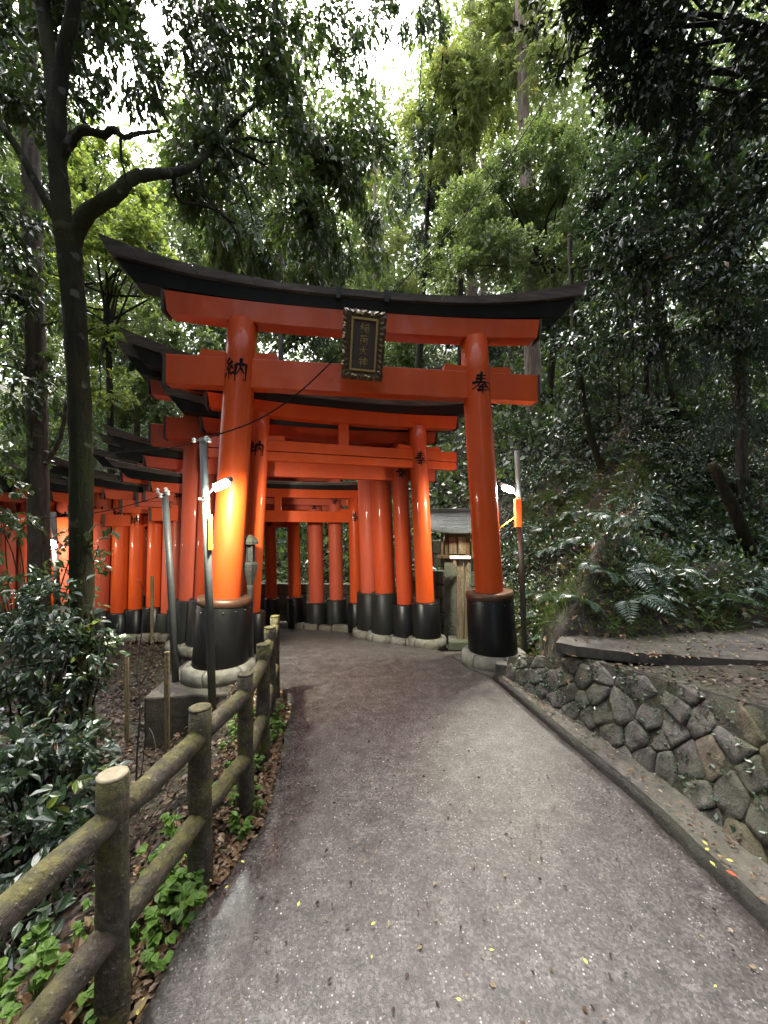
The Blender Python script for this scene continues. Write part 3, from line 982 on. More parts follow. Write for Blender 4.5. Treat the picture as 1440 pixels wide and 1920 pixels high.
front, fd = torii((-1.88, 4.40), (1.378, 4.84), 4.0, 'tallest front torii gate in bright vermilion, with a gilt-lettered plaque, spanning the path', r=.172, sleeve=.87, rs=.285, lean=.064,
                  half_nuki=2.2, half_kasagi=2.83, band=True, plinth=.13, tip=.092)
# two straps over the roof that carry the plaque
for sx in (-.30, .26):
    mb = MB()
    cy = fd['cy']
    mb.box((sx, -cy - .006, (fd['k1'] + fd['k2']) / 2 - .01), (.05, .012, .14), None, .003)
    mb.box((sx, -cy / 2, fd['k2'] + .022), (.05, cy * 1.06, .014), Matrix.Rotation(.06, 3, 'X'), .003)
    mb.build('strap', M['black'], front)

# plaque, hung between the beams of the front gate
def build_plaque():
    c = Vector((-.225, 4.22, 3.66))
    root = empty('name_plaque', c)
    root.scale = (.83, .83, .83)
    root.rotation_euler = (rad(13), rad(2.5), fd['ang'])
    tag(root, 'dark bronze plaque with four gilt characters in a carved frame, hung on the front gate', 'plaque')
    w2, h2 = .27, .42
    mb = MB()
    # carved wavy outer frame
    n = 22
    def edge(p, q, nx, ny, amp):
        pts = []
        for i in range(n):
            t = i / n
            s = amp * (.5 + .5 * math.sin(t * math.pi * 2 * 4.5)) * (1 if 0.02 < t < .98 else 0)
            pts.append((p[0] + (q[0] - p[0]) * t + nx * s, p[1] + (q[1] - p[1]) * t + ny * s))
        return pts
    ring = edge((-w2, -h2), (w2, -h2), 0, -1, .010) + edge((w2, -h2), (w2 * 1.04, h2), 1, 0, .010) + edge((w2 * 1.04, h2), (-w2 * 1.04, h2), 0, 1, .010) + edge((-w2 * 1.04, h2), (-w2, -h2), -1, 0, .010)
    iw, ih = .185, .335
    inner = []
    for (x, z) in ring:
        inner.append((max(-iw, min(iw, x * .7)), max(-ih, min(ih, z * .82))))
    m = len(ring)
    vs = [(x, -.01 - .02 * (i % 3 == 0), z) for i, (x, z) in enumerate(ring)] + [(x * .86, -.045 - .012 * (i % 2), z * .91) for i, (x, z) in enumerate(ring)] + [(x, -.03, z) for (x, z) in inner] + [(x, .03, z) for (x, z) in ring]
    fs = []
    for i in range(m):
        j = (i + 1) % m
        fs += [(i, j, m + j, m + i), (m + i, m + j, 2 * m + j, 2 * m + i), (3 * m + i, 3 * m + j, j, i)]
    fs.append(tuple(3 * m + i for i in reversed(range(m))))
    mb.add(vs, fs)
    mb.build('carved_frame', M['bronze'], root)
    MB().box((0, -.018, 0), (iw * 2 + .03, .012, ih * 2 + .03)).build('field', M['plaque_field'], root)
    mb = MB()
    t = .028
    mb.box((0, -.047, ih - t / 2 - .01), (iw * 2 - .02, .02, t), None, .003).box((0, -.047, -ih + t / 2 + .01), (iw * 2 - .02, .02, t), None, .003)
    mb.box((-iw + .01 + t / 2, -.047, 0), (t, .02, ih * 2 - .02 - 2 * t), None, .003).box((iw - .01 - t / 2, -.047, 0), (t, .02, ih * 2 - .02 - 2 * t), None, .003)
    mb.build('gilt_border', M['gold'], root)
    for i, k in enumerate(('ina', 'ri', 'oo', 'kami')):
        mb = MB()
        zc = .205 - i * .137
        sz = .128
        for si, strip in enumerate(kanji_strips(k, 9.5)):
            vs = []
            for (p, q) in strip:
                for pt in (p, q):
                    for yy in (-.034 - .0004 * si, -.024):
                        vs.append(((pt[0] - 50) / 100 * sz, yy, zc + (pt[1] - 50) / 100 * sz))
            fs = []
            for s in range(len(strip) - 1):
                a0 = s * 4
                fs += [(a0, a0 + 2, a0 + 6, a0 + 4), (a0, a0 + 4, a0 + 5, a0 + 1), (a0 + 2, a0 + 3, a0 + 7, a0 + 6)]
            mb.add(vs, fs)
        mb.build('character', M['gold'], root)
    for (x, z, sx, sz) in [(-.11, .375, .014, .02), (-.085, .372, .014, .02), (-.06, .37, .012, .018), (-.035, .368, .012, .018), (.08, .368, .016, .022), (.115, .372, .016, .022),
                           (-.262, .24, .028, .016), (-.266, .21, .028, .016), (-.262, .12, .028, .016), (-.268, .09, .028, .016), (-.272, .065, .03, .014), (-.262, -.1, .03, .045), (-.262, -.22, .03, .015), (-.27, -.255, .03, .015),
                           (-.13, -.375, .035, .014), (-.09, -.38, .03, .014), (.05, -.375, .035, .014), (.09, -.385, .03, .014), (.215, -.31, .03, .012)]:
        MB().box((x, -.055, z), (sx, .016, sz), Matrix.Rotation(random.uniform(-.4, .4), 3, 'Y'), .003).build('gilt_tip', M['pearl'], root)
build_plaque()

GR = 'vermilion torii gates of the row round the bend'
torii((-1.80, 5.04), (.65, 5.78), 3.2, 'second torii gate, brush characters on both pillars, just inside the front gate', r=.135, sleeve=.62, rs=.205, lean=.05, plinth=.10, strut=True, split=True, group=GR)
torii((-2.06, 5.42), (.36, 6.0), 3.05, 'third torii gate, its beam ends peeping out behind the second gate', r=.13, sleeve=.58, rs=.20, lean=.045, paint='vermilion_old', plinth=.09, group=GR)
torii((-2.62, 5.60), (.05, 6.24), 3.72, 'tall torii gate with thick faded pillars, fourth in the row', r=.165, sleeve=.74, rs=.235, lean=.04, paint='vermilion_old', plinth=.10, black='black_old', group=GR, half_kasagi=2.4)
torii((-2.96, 5.86), (-.2, 6.60), 3.72, 'tall torii gate, fifth in the row, its thick right pillar nearest the low thin gates', r=.18, sleeve=.72, rs=.245, lean=.03, paint='vermilion_pink', plinth=.10, black='black_old', group=GR, half_kasagi=2.35)
torii((-3.16, 6.18), (-.50, 7.05), 2.40, 'low torii gate with thin glossy pillars and a middle strut, below the taller gates', r=.115, sleeve=.50, rs=.165, lean=.02, strut=True, group=GR)
names = ['seventh', 'eighth', 'ninth', 'tenth', 'eleventh', 'twelfth', 'thirteenth', 'fourteenth', 'fifteenth', 'sixteenth', 'seventeenth', 'eighteenth', 'nineteenth', 'twentieth', 'twenty-first', 'twenty-second', 'twenty-third', 'twenty-fourth', 'twenty-fifth']
row = [((-3.42, 6.42), (-.90, 7.36), 2.85, .135, 'vermilion_pink'), ((-3.62, 6.50), (-1.30, 7.46), 2.75, .15, 'vermilion_pink'), ((-3.92, 6.52), (-1.73, 7.50), 2.62, .12, 'vermilion'), ((-4.22, 6.50), (-2.2, 7.55), 2.35, .11, 'vermilion'),
       ((-4.48, 6.48), (-2.6, 7.62), 2.45, .13, 'vermilion'), ((-4.78, 6.46), (-3.0, 7.68), 2.5, .14, 'vermilion_pink'), ((-5.06, 6.44), (-3.4, 7.72), 2.3, .12, 'vermilion'), ((-5.36, 6.42), (-3.85, 7.75), 2.4, .14, 'vermilion_pink'),
       ((-5.66, 6.40), (-4.3, 7.78), 2.35, .13, 'vermilion'), ((-5.96, 6.39), (-4.75, 7.8), 2.3, .12, 'vermilion_old'), ((-6.26, 6.38), (-5.2, 7.82), 2.35, .13, 'vermilion_pink'), ((-6.56, 6.36), (-5.65, 7.85), 2.3, .13, 'vermilion'),
       ((-6.86, 6.35), (-6.1, 7.85), 2.35, .12, 'vermilion_old'), ((-7.18, 6.34), (-6.6, 7.87), 2.3, .13, 'vermilion'), ((-7.5, 6.34), (-7.1, 7.9), 2.3, .12, 'vermilion_pink'), ((-7.85, 6.34), (-7.6, 7.95), 2.3, .13, 'vermilion')]
desc = {'vermilion': 'glossy orange-red', 'vermilion_pink': 'faded red, sky-tinted pink', 'vermilion_old': 'weathered dull red'}
for nm, (L, Rr, Hp, r, pt) in zip(names, row):
    torii(L, Rr, Hp, f'{desc[pt]} torii gate, {nm} in the row, round the bend to the left', r=r, sleeve=.52 + .05 * math.sin(Hp * 20), rs=r * 1.42, lean=.02, paint=pt, black='black_old' if pt != 'vermilion' else 'black', group=GR,
          detail=False, zbase=-.2, wedge=False, tip=.13)

# kerb stones along both rows of pillars
def kerb(pts, label, off=0.0):
    root = empty('kerb', (pts[0][0], pts[0][1], 0))
    root['kind'] = 'structure'
    o = Vector(root.location)
    q = [Vector((x, y, 0)) for x, y in pts]
    for a0, b0 in zip(q[:-1], q[1:]):
        Ls = (b0 - a0).length
        n = max(1, round(Ls / .34))
        for i in range(n):
            p = a0.lerp(b0, (i + .5) / n)
            ln = Ls / n * random.uniform(.9, .97)
            an = math.atan2(b0.y - a0.y, b0.x - a0.x) + random.uniform(-.06, .06)
            z = float(floor_z(p.x, p.y))
            h = .13 * random.uniform(.85, 1.15)
            mb = MB().box((0, 0, 0), (ln, .15 * random.uniform(.85, 1.1), h), Matrix.Rotation(an, 3, 'Z'), .035)
            s = mb.build('kerb_stone', M['kerb'], root)
            s.location = p + Vector((0, 0, z + h * .28)) - o
    return root
kerb([(-2.25, 5.45), (-2.75, 5.98), (-3.6, 6.18), (-5, 6.14), (-8.2, 6.05)], 'left')
kerb([(.75, 5.42), (.45, 5.72), (.2, 5.98), (-.1, 6.4)], 'right')
kerb([(-.12, 6.62), (-.5, 6.98), (-.95, 7.2), (-1.8, 7.42), (-3.2, 7.58)], 'far')

# ------------------------------------------------------------------ footings, wall, platform
ft = MB().box((-1.86, 4.42, -.30), (1.18, 1.12, .56), Matrix.Rotation(.13, 3, 'Z'), .02).build('concrete_footing', M['concrete'])
tag(ft, 'square concrete footing under the left foot of the front gate', 'footing')
ft = MB().box((1.42, 4.80, -.16), (1.16, 1.0, .30), Matrix.Rotation(.13, 3, 'Z'), .02).build('concrete_footing', M['concrete'])
tag(ft, 'low concrete footing under the right foot of the front gate', 'footing')
ft = MB().box((1.44, 4.16, .06), (.44, .14, .24), Matrix.Rotation(-.42, 3, 'Z'), .012).build('concrete_block', M['concrete'])
tag(ft, 'grey concrete block at the far end of the stone wall', 'concrete block')

def clip_poly(poly, p, nrm):
    out = []
    for i in range(len(poly)):
        a0, b0 = poly[i], poly[(i + 1) % len(poly)]
        da = (a0[0] - p[0]) * nrm[0] + (a0[1] - p[1]) * nrm[1]
        db = (b0[0] - p[0]) * nrm[0] + (b0[1] - p[1]) * nrm[1]
        if da <= 0: out.append(a0)
        if da * db < 0:
            t = da / (da - db)
            out.append((a0[0] + (b0[0] - a0[0]) * t, a0[1] + (b0[1] - a0[1]) * t))
    return out

def build_wall():
    root = empty('retaining_wall', (1.7, 2.5, 0))
    tag(root, 'low leaning retaining wall of rough mossy stones along the right of the path', 'stone wall')
    o = Vector(root.location)
    def htop(y):
        return float(wall_top(y))
    def face(u, v, out=0.0):
        """u = distance along (world y), v = height; leaning back"""
        x = float(xw(u)) + .02 + .30 * v - out
        return Vector((x, u - out * .25, v))
    y0, y1 = -1.2, 4.16
    # backing
    vs, fs = [], []
    yy = np.linspace(y0, y1, 60)
    for y in yy:
        for v in (-.03, htop(y) * .5, htop(y) + .0):
            vs.append(face(y, v, .004) - o)
        vs.append(face(y, htop(y) - .05, -.35) - o)
    for i in range(len(yy) - 1):
        for j in range(3):
            a0 = i * 4 + j
            fs.append((a0, a0 + 1, a0 + 5, a0 + 4))
    MB().add(vs, fs).build('wall_core', M['joint_dirt'], root)
    # centres of the stones: staggered diamond courses
    rr = random.Random(5)
    cs = []
    du, dv = .215, .118
    j = 0
    v = 0.02
    while v < .82:
        u = y0 + (du / 2 if j % 2 else 0)
        while u < y1 + .1:
            if rr.random() > .12:
                cs.append((u + rr.uniform(-.075, .075), v + rr.uniform(-.042, .042)))
            u += du
        v += dv
        j += 1
    for i, (u, v) in enumerate(cs):
        if not (y0 < u < y1) or v > htop(u) - .01:
            continue
        poly = [(u - .3, v - .3), (u + .3, v - .3), (u + .3, v + .3), (u - .3, v + .3)]
        for k, (u2, v2) in enumerate(cs):
            if k != i and abs(u2 - u) < .6 and abs(v2 - v) < .5:
                poly = clip_poly(poly, ((u + u2) / 2, (v + v2) / 2), (u2 - u, v2 - v))
        poly = clip_poly(poly, (0, 0.0), (0, -1))
        poly = clip_poly(poly, (0, htop(u) + rr.uniform(-.008, .004)), (0, 1))
        if len(poly) < 3:
            continue
        cu = sum(p[0] for p in poly) / len(poly); cv = sum(p[1] for p in poly) / len(poly)
        n = len(poly)
        # round the corners and roughen the outline so that it looks broken, not cut
        pp = poly
        for _ in range(1):
            q_ = []
            for a0, b0 in zip(pp, pp[1:] + pp[:1]):
                q_ += [(a0[0] * .91 + b0[0] * .09, a0[1] * .91 + b0[1] * .09), ((a0[0] + b0[0]) / 2 + rr.uniform(-.006, .006), (a0[1] + b0[1]) / 2 + rr.uniform(-.005, .005)), (a0[0] * .09 + b0[0] * .91, a0[1] * .09 + b0[1] * .91)]
            pp = q_
        n = len(pp)
        muddy = u < 2.1 + rr.uniform(-.4, .4)
        bul = rr.uniform(.010, .026) * (.7 if muddy else 1)
        tu, tv = rr.uniform(-.2, .2), rr.uniform(-.2, .2)
        sx_ = rr.uniform(0, 50)
        rings = []
        for (sc, dp) in ((.975, -.05), (.975, .0), (.92, bul * .75), (.66, bul), (.33, bul * 1.05)):
            ring = []
            for (pu, pv) in pp:
                au, av = cu + (pu - cu) * sc, cv + (pv - cv) * sc
                outw = dp
                if dp > 0:
                    outw += (au - cu) * tu + (av - cv) * tv + .016 * noise.noise((au * 14 + sx_, av * 14, 0)) + .007 * noise.noise((au * 45 + sx_, av * 45, 5))
                ring.append(face(au, av, outw) - o)
            rings.append(ring)
        vs = [p for r in rings for p in r]
        fs = []
        for q in range(4):
            for k in range(n):
                k2 = (k + 1) % n
                fs.append((q * n + k, q * n + k2, (q + 1) * n + k2, (q + 1) * n + k))
        fs.append(tuple(4 * n + k for k in range(n)))
        # u runs away from the viewer and the face looks to -x, so flip for outward normals
        fs = [f[::-1] for f in fs]
        MB().add(vs, fs, True).build('stone', M['stone_brown' if muddy else 'stone'], root)
    return root
build_wall()

# slab edge of the upper side path on the bank
def slab(pts, z, th, label):
    n = len(pts)
    vs = []
    for k, zz in enumerate((z - th, z)):
        for i, (x, y) in enumerate(pts):
            vs.append((x, y, zz + .012 * noise.noise((x * 3, y * 3, k))))
    fs = [tuple(range(n))[::-1], tuple(n + i for i in range(n))]
    for i in range(n):
        j = (i + 1) % n
        fs.append((i, j, n + j, n + i))
    return MB().add(vs, fs)
front_e = [(1.50, 3.36), (1.66, 3.22), (1.85, 3.12), (2.1, 3.05), (2.4, 2.98), (2.85, 2.90), (3.6, 2.80), (5.5, 2.65)]
back_e = [(5.5, 4.2), (3.9, 3.98), (3.2, 3.82), (2.6, 3.74), (2.1, 3.66), (1.68, 3.62)]
jag = []
for i, p in enumerate(front_e[:-1]):
    q = front_e[i + 1]
    for k in range(4):
        t = k / 4
        jag.append((p[0] + (q[0] - p[0]) * t, p[1] + (q[1] - p[1]) * t + random.uniform(-.015, .015)))
tag(slab(jag + [front_e[-1]] + back_e, .645, .085, '').build('side_path', M['concrete']), kind='structure')

# ------------------------------------------------------------------ log fence
def build_fence():
    root = empty('log_fence', (-.903, 1.28, 0))
    tag(root, 'mossy two-rail fence of round logs curving along the left of the path', 'fence')
    o = Vector(root.location)
    posts = [(-1.02, .62), (-.905, 1.28), (-.8625, 1.80), (-.816, 2.26), (-.875, 2.776), (-.99, 3.33), (-1.09, 3.84)]
    for i, (x, y) in enumerate(posts):
        r = .048 + .003 * ((i * 7) % 3 - 1)
        h = .785 + .012 * ((i * 5) % 3 - 1)
        mb = MB()
        hh = np.linspace(-.15, h - .008, 9)
        mb.tube([Vector((x, y, z)) + Vector((random.uniform(-1, 1), random.uniform(-1, 1), 0)) * .002 - o for z in hh], [r * (1.06 if z < .1 else 1) for z in hh], 18, True, .05, True, i)
        pt = mb.build('post', M['log'], root)
        MB().lathe([(r * .985, 0), (r * .96, .010), (r * .8, .013)], Vector((x, y, h - .008)) - o, 18).build('post_top', M['cut_top'] if i == 1 else M['log'], pt)
    for (za, rr) in ((.655, .043), (.275, .043)):
        for i in range(len(posts) - 1):
            a0 = Vector((*posts[i], za + random.uniform(-.008, .008))); b0 = Vector((*posts[i + 1], za + random.uniform(-.008, .008)))
            if i == 0:
                a0.z -= .03
            d = (b0 - a0).normalized()
            a1, b1 = a0 + d * .02, b0 - d * .02
            pts = [a1.lerp(b1, t) + Vector((random.uniform(-1, 1), random.uniform(-1, 1), random.uniform(-1, 1))) * .0025 - o for t in np.linspace(0, 1, 8)]
            MB().tube(pts, rr * random.uniform(.95, 1.05), 16, True, .045, True, i + int(za * 100)).build('rail', M['log'], root)
build_fence()

# ------------------------------------------------------------------ lamp posts
def lamp(px0, py0, Y, px1, py1, lamp_px, lamp_py, lean_dir, label, mat, sign=True, glow=60, aim=None, zfoot=None):
    base = W(px0, py0, Y)
    if zfoot is not None:
        base.z = zfoot
    top = W(px1, py1, Y)
    root = empty('lamp_post', base)
    tag(root, label, 'lamp post')
    MB().tube([Vector((0, 0, -.25)), (top - base) * .5, top - base], [.037, .036, .035], 14).build('pole', M[mat], root)
    lp = W(lamp_px, lamp_py, Y - .06) - base
    t = lp.z / (top - base).z
    onp = (top - base) * (t - .03)
    d = Vector((lean_dir, -.12, .42)).normalized()
    mb = MB().tube(bend([onp + Vector((0, -.03, -.06)), onp + Vector((lean_dir * .03, -.07, -.03)), lp - d * .08], 4), .009, 8)
    mb.box(onp + Vector((0, -.03, -.05)), (.085, .07, .03), None, .004)
    mb.build('bracket', M['steel_dark'], root)
    hd = MB().tube([lp - d * .09, lp - d * .07, lp + d * .09, lp + d * .115], [.020, .030, .030, .022], 14).build('lamp_housing', M['steel'], root)
    hd.location = Vector((0, .012, .020))
    MB().tube([lp - d * .075, lp - d * .06, lp + d * .07, lp + d * .085], [.020, .037, .037, .020], 14).build('led_lamp', M['led'], root)
    if sign:
        onp2 = (top - base) * (t - .17)
        MB().box(onp2 + Vector((lean_dir * .045, -.02, 0)), (.022, .05, .34), None, .003).build('yellow_plate', M['yellow_tag'], root)
    ld = bpy.data.lights.new('lamp_light', 'SPOT')
    ld.energy = glow
    ld.color = (1.0, .93, .74)
    ld.spot_size = rad(150)
    ld.spot_blend = .6
    ld.shadow_soft_size = .05
    lo = bpy.data.objects.new('lamp_light', ld)
    COL.objects.link(lo)
    lo.parent = root
    lo.location = lp + Vector((lean_dir * .03, -.05, -.06))
    v = Vector(aim) - (base + lo.location)
    lo.rotation_euler = (-v).to_track_quat('Z', 'Y').to_euler()
    return root, base, top

lampL, lb, lt = lamp(400, 1318, 3.72, 381, 822, 414, 910, 1, 'grey pipe lamp post before the left pillar, with a yellow plate below its lamp', 'steel', True, 75, (-1.75, 4.4, 1.1), zfoot=-.12)
# insulators at the pole head
off = lt - lb
for k, (dx, dz) in enumerate([(.05, -.01), (.075, -.03), (-.07, -.03)]):
    MB().lathe([(.010, -.02), (.022, -.012), (.012, 0), (.022, .012), (.010, .022)], off + Vector((dx, -.04, dz)), 10).build('insulator', M['porcelain'], lampL)
MB().box(off + Vector((.0, -.03, -.025)), (.17, .022, .016), None, .003).build('crossarm', M['steel_dark'], lampL)

lampR, rb_, rt_ = lamp(985, 1222, 5.15, 969, 845, 953, 917, -1, 'thin lamp post with an orange box behind the right front pillar', 'steel_dark', False, 45, (.3, 5.0, .6))
pp = W(971, 962, 5.1) - rb_
MB().box(pp, (.085, .07, .38), Matrix.Rotation(-.03, 3, 'Y'), .006).build('orange_box', M['orange_box'], lampR)
MB().tube([W(965, 970, 5.1) - rb_, W(938, 990, 5.0) - rb_], .008, 8).build('stay_rod', M['yellow_tag'], lampR)

pole = empty('cable_pole', W(331, 1262, 4.2))
tag(pole, 'bare grey cable pole with white insulators on top, left of the lit lamp post', 'pole')
off = W(309, 925, 4.2) - W(331, 1262, 4.2)
MB().tube([(0, 0, -.3), off * .5, off], [.037, .036, .035], 14).build('pipe', M['steel'], pole)
for k, (dx, dz) in enumerate([(-.05, .02), (.035, .03), (.06, .0), (-.02, -.03)]):
    MB().lathe([(.010, -.025), (.024, -.014), (.012, 0), (.024, .014), (.010, .028)], off + Vector((dx, -.045, dz)), 10).build('insulator', M['porcelain'], pole)

lampF, fb_, ft_ = lamp(112, 1190, 5.75, 100, 960, 96, 1016, -1, 'far lamp on a short pole half hidden by leaves at the far left', 'steel_dark', False, 26, (-4.6, 7.0, 1.2))

# cables
def cable(name, pts, r, label, k=10):
    tag(MB().tube(bend(pts, k), r, 6).build(name, M['cable']), label, 'cable')
cable('cable', [lt + Vector((.08, -.04, .0)), W(500, 778, 4.0), W(610, 690, 4.2), W(770, 512, 5.0), W(920, 345, 5.7), W(1052, 138, 6.2)], .0075, 'black cable rising from the lamp post across the front gate into the trees')
cable('cable', [lt + Vector((-.10, -.04, -.06)), W(300, 842, 4.0), W(175, 850, 4.4), W(-30, 851, 5.0)], .005, 'thin wire strung to the left from the lamp post past the mossy trunk')
cable('cable', [W(309, 928, 4.15), W(250, 945, 4.3), W(175, 962, 4.5), W(60, 975, 5.2)], .005, 'lower wire running left from the bare cable pole')

# ------------------------------------------------------------------ little shrine, stone walls and lantern behind the right pillar
def build_shrine():
    c = W(858, 1045, 6.35)
    root = empty('small_shrine', (c.x, c.y, gz(c.x, c.y)))
    root.rotation_euler = (0, 0, rad(-12))
    tag(root, 'little wooden shrine with a curved roof, half hidden by the right pillar', 'shrine')
    zb = root.location.z
    zf = c.z - zb               # floor of the shrine
    MB().box((0, 0, zf * .5), (.42, .42, zf), None, .01).build('stone_stand', M['green_stone'], root)
    MB().box((0, 0, zf + .02), (.62, .56, .05), None, .006).build('floor_board', M['wood_warm'], root)
    mb = MB()
    mb.box((0, 0, zf + .22), (.40, .36, .36), None, .004)
    mb.build('cella', M['wood_warm'], root)
    for sx in (-.24, .24):
        MB().box((sx, -.23, zf + .23), (.035, .035, .38), None, .003).build('post', M['wood_warm'], root)
    for sx in (-.07, .07):
        MB().box((sx, -.19, zf + .20), (.12, .02, .27), None, .003).build('door', M['wood'], root)
    # curved roof in shingle courses
    rf = empty('roof', (0, 0, zf + .42)); rf.parent = root
    for side in (-1, 1):
        for k in range(6):
            t0, t1 = k / 6, (k + 1) / 6
            def rp(t):
                return side * (.02 + .42 * t), .34 - .60 * t + .24 * t * t
            (ya, za), (yb, zb2) = rp(t0), rp(t1 + .02)
            vs = []
            for x in (-.46, -.15, .15, .46):
                up = .05 * (abs(x) / .46) ** 2 * t1
                vs += [(x, ya, za + .012 + up), (x, yb, zb2 + .020 + up), (x, yb, zb2 - .004 + up), (x, ya, za - .012 + up)]
            fs = []
            for q in range(3):
                for j in range(4):
                    j2 = (j + 1) % 4
                    fs.append((q * 4 + j, q * 4 + j2, (q + 1) * 4 + j2, (q + 1) * 4 + j))
            fs += [(0, 1, 2, 3), (12, 15, 14, 13)]
            if side > 0:
                fs = [f[::-1] for f in fs]
            MB().add(vs, [f[::-1] for f in fs]).build('shingle', M['roof_tile'], rf)
    MB().box((0, 0, .36), (.98, .08, .06), None, .012).build('ridge', M['roof_tile'], rf)
    # offering table before it
    t = W(862, 1045, 5.75)
    tb = empty('offering_stand', (t.x, t.y, float(floor_z(t.x, t.y)) - .02))
    tb.rotation_euler = (0, 0, rad(-8))
    tag(tb, 'weathered wooden offering stand with a white top before the little shrine', 'stand')
    hz = t.z - tb.location.z
    MB().box((0, 0, hz), (.30, .22, .035), None, .004).build('white_top', M['white_paint'], tb)
    MB().box((-.08, -.04, hz - .06), (.05, .10, .08), None, .003).build('bracket', M['wood'], tb)
    MB().box((0, 0, hz * .5 - .02), (.085, .085, hz - .02), None, .006).build('post', M['wood'], tb)
    MB().box((.10, .02, hz * .5 - .02), (.06, .06, hz - .02), None, .006).build('post', M['wood'], tb)
    MB().box((.02, 0, .05), (.38, .34, .14), None, .02).build('stone_foot', M['green_stone'], tb)
build_shrine()

def block_wall(p0, p1, z0, courses, h, ln, th, mat, label, seed):
    rr = random.Random(seed)
    p0, p1 = Vector(p0), Vector(p1)
    root = empty('stone_wall', (p0.x, p0.y, z0))
    tag(root, label, 'stone wall')
    d = p1 - p0
    an = math.atan2(d.y, d.x)
    Ls = d.length
    for c in range(courses):
        s = -ln * .5 if c % 2 else 0
        while s < Ls:
            l2 = ln * rr.uniform(.8, 1.15)
            a0, b0 = max(s, 0), min(s + l2, Ls)
            if b0 - a0 > .05:
                m = (a0 + b0) / 2
                mb = MB().box((m * math.cos(an), m * math.sin(an), c * h + h / 2), (b0 - a0 - .012, th * rr.uniform(.9, 1.1), h - .012), Matrix.Rotation(an, 3, 'Z'), .012)
                mb.build('block', M[mat], root)
            s += l2
block_wall((.35, 7.15), (1.75, 6.35), -.25, 5, .24, .42, .22, 'green_stone', 'mossy block wall low behind the little shrine', 3)
block_wall((.9, 7.55), (1.9, 6.9), .95, 2, .26, .5, .2, 'green_stone', 'upper mossy block wall behind the roof of the little shrine', 4)
block_wall((-3.2, 8.35), (.0, 8.15), -.35, 4, .22, .4, .2, 'green_stone', 'mossy block wall beyond the thin pillars at the foot of the ivy bank', 6)

def build_lantern():
    c = W(469, 1070, 4.60)
    root = empty('stone_lantern', (c.x, c.y, -.02))
    root.scale = (.8, .8, .95)
    tag(root, 'narrow dark stone lantern between the left pillars of the first two gates', 'stone lantern')
    m = M['lantern_stone']
    z1 = W(478, 1085, 4.6).z
    MB().lathe([(.10, 0), (.10, .06), (.055, .10), (.045, z1 - .06), (.05, z1)], (0, 0, 0), 14).build('shaft', m, root)
    MB().lathe([(.045, z1), (.07, z1 + .08), (.105, z1 + .2), (.115, z1 + .26), (.09, z1 + .29)], (0, 0, 0), 6, smooth=False).build('platform', m, root)
    mb = MB()
    for i in range(4):
        an = math.pi / 4 + i * math.pi / 2
        mb.box((.06 * math.cos(an), .06 * math.sin(an), z1 + .40), (.03, .03, .22))
    mb.box((0, 0, z1 + .40), (.06, .06, .21))
    mb.build('fire_box', m, root)
    MB().lathe([(.125, z1 + .51), (.13, z1 + .545), (.11, z1 + .58), (.02, z1 + .63)], (0, 0, 0), 6, smooth=False).build('roof', m, root)
    
build_lantern()

for (px, py0, py1, Y, w_, lab) in [(313, 1345, 1222, 3.62, .045, 'taller grey wooden stake before the concrete footing'), (238, 1335, 1230, 3.9, .035, 'thin dark wooden stake in the dirt left of the footing'), (285, 1120, 1080, 6.0, .04, 'short stake standing beside the row of gates')]:
    p = W(px, py0, Y); q = W(px, py1, Y)
    p.z = min(p.z, gz(p.x, p.y)) - .1
    tag(MB().box(((p + q) / 2), (w_, w_ * .8, q.z - p.z), Matrix.Rotation(.2, 3, 'Z'), .004).build('stake', M['wood']), lab, 'stake')

# ------------------------------------------------------------------ trees
def tree(name, label, base, cat='tree', group=None):
    r = empty(name, base)
    tag(r, label, cat, group)
    return r

def shift(blobs, o):
    return [((c[0] - o.x, c[1] - o.y, c[2] - o.z), r, w_) for (c, r, w_) in blobs]

# --- the dark forked tree at the left
o = W(152, 1440, 3.3)
o.z = gz(o.x, o.y) - .05
tA = tree('evergreen_oak', 'dark mossy forked tree close on the left, its crooked limb reaching over the gate', o)
mb = MB()
Yt = 3.3
def A(px, py, Y=Yt):
    return W(px, py, Y) - o
tp = bend([A(152, 1500), A(152, 1200), A(153, 900), A(146, 700), A(138, 560), A(126, 430)], 6, .004, 1)
rs = np.interp(np.linspace(0, 1, len(tp)), [0, .12, .3, .6, .85, 1], [.125, .10, .085, .083, .086, .10])
mb.tube(tp, list(rs), 18, True, .05, True, 3)
limb(mb, [A(122, 445), A(110, 340), A(104, 200), A(88, 80, 3.4), A(66, -120, 3.5), A(40, -400, 3.7)], .078, .04, 14, 6, .005, .05, 2)
limb(mb, [A(108, 300), A(112, 160), A(128, 60, 3.25), A(150, -60, 3.2), A(190, -350, 3.1)], .064, .036, 12, 6, .005, .05, 4)
limb(mb, [A(130, 470), A(160, 405), A(215, 365), A(252, 332, 3.4), A(300, 326, 3.6), A(335, 322, 3.8), A(375, 300, 4.1), A(420, 250, 4.6), A(470, 200, 5.2)], .066, .022, 12, 6, .004, .09, 5)
limb(mb, [A(120, 440), A(85, 375), A(45, 300), A(0, 235), A(-120, 120)], .04, .024, 10, 6, .004, .05, 6)
limb(mb, [A(112, 300), A(130, 268), A(155, 245), A(195, 252), A(215, 243), A(232, 258), A(262, 250, 3.4), A(300, 245, 3.6)], .045, .012, 10, 5, .004, .12, 7)
limb(mb, [A(226, 255), A(228, 300), A(240, 345)], .014, .006, 7, 5, .003, .05, 8)
limb(mb, [A(372, 302, 4.1), A(380, 350, 4.1), A(405, 390, 4.1), A(440, 430, 4.1), A(455, 480, 4.15)], .024, .008, 8, 5, .004, .05, 9)
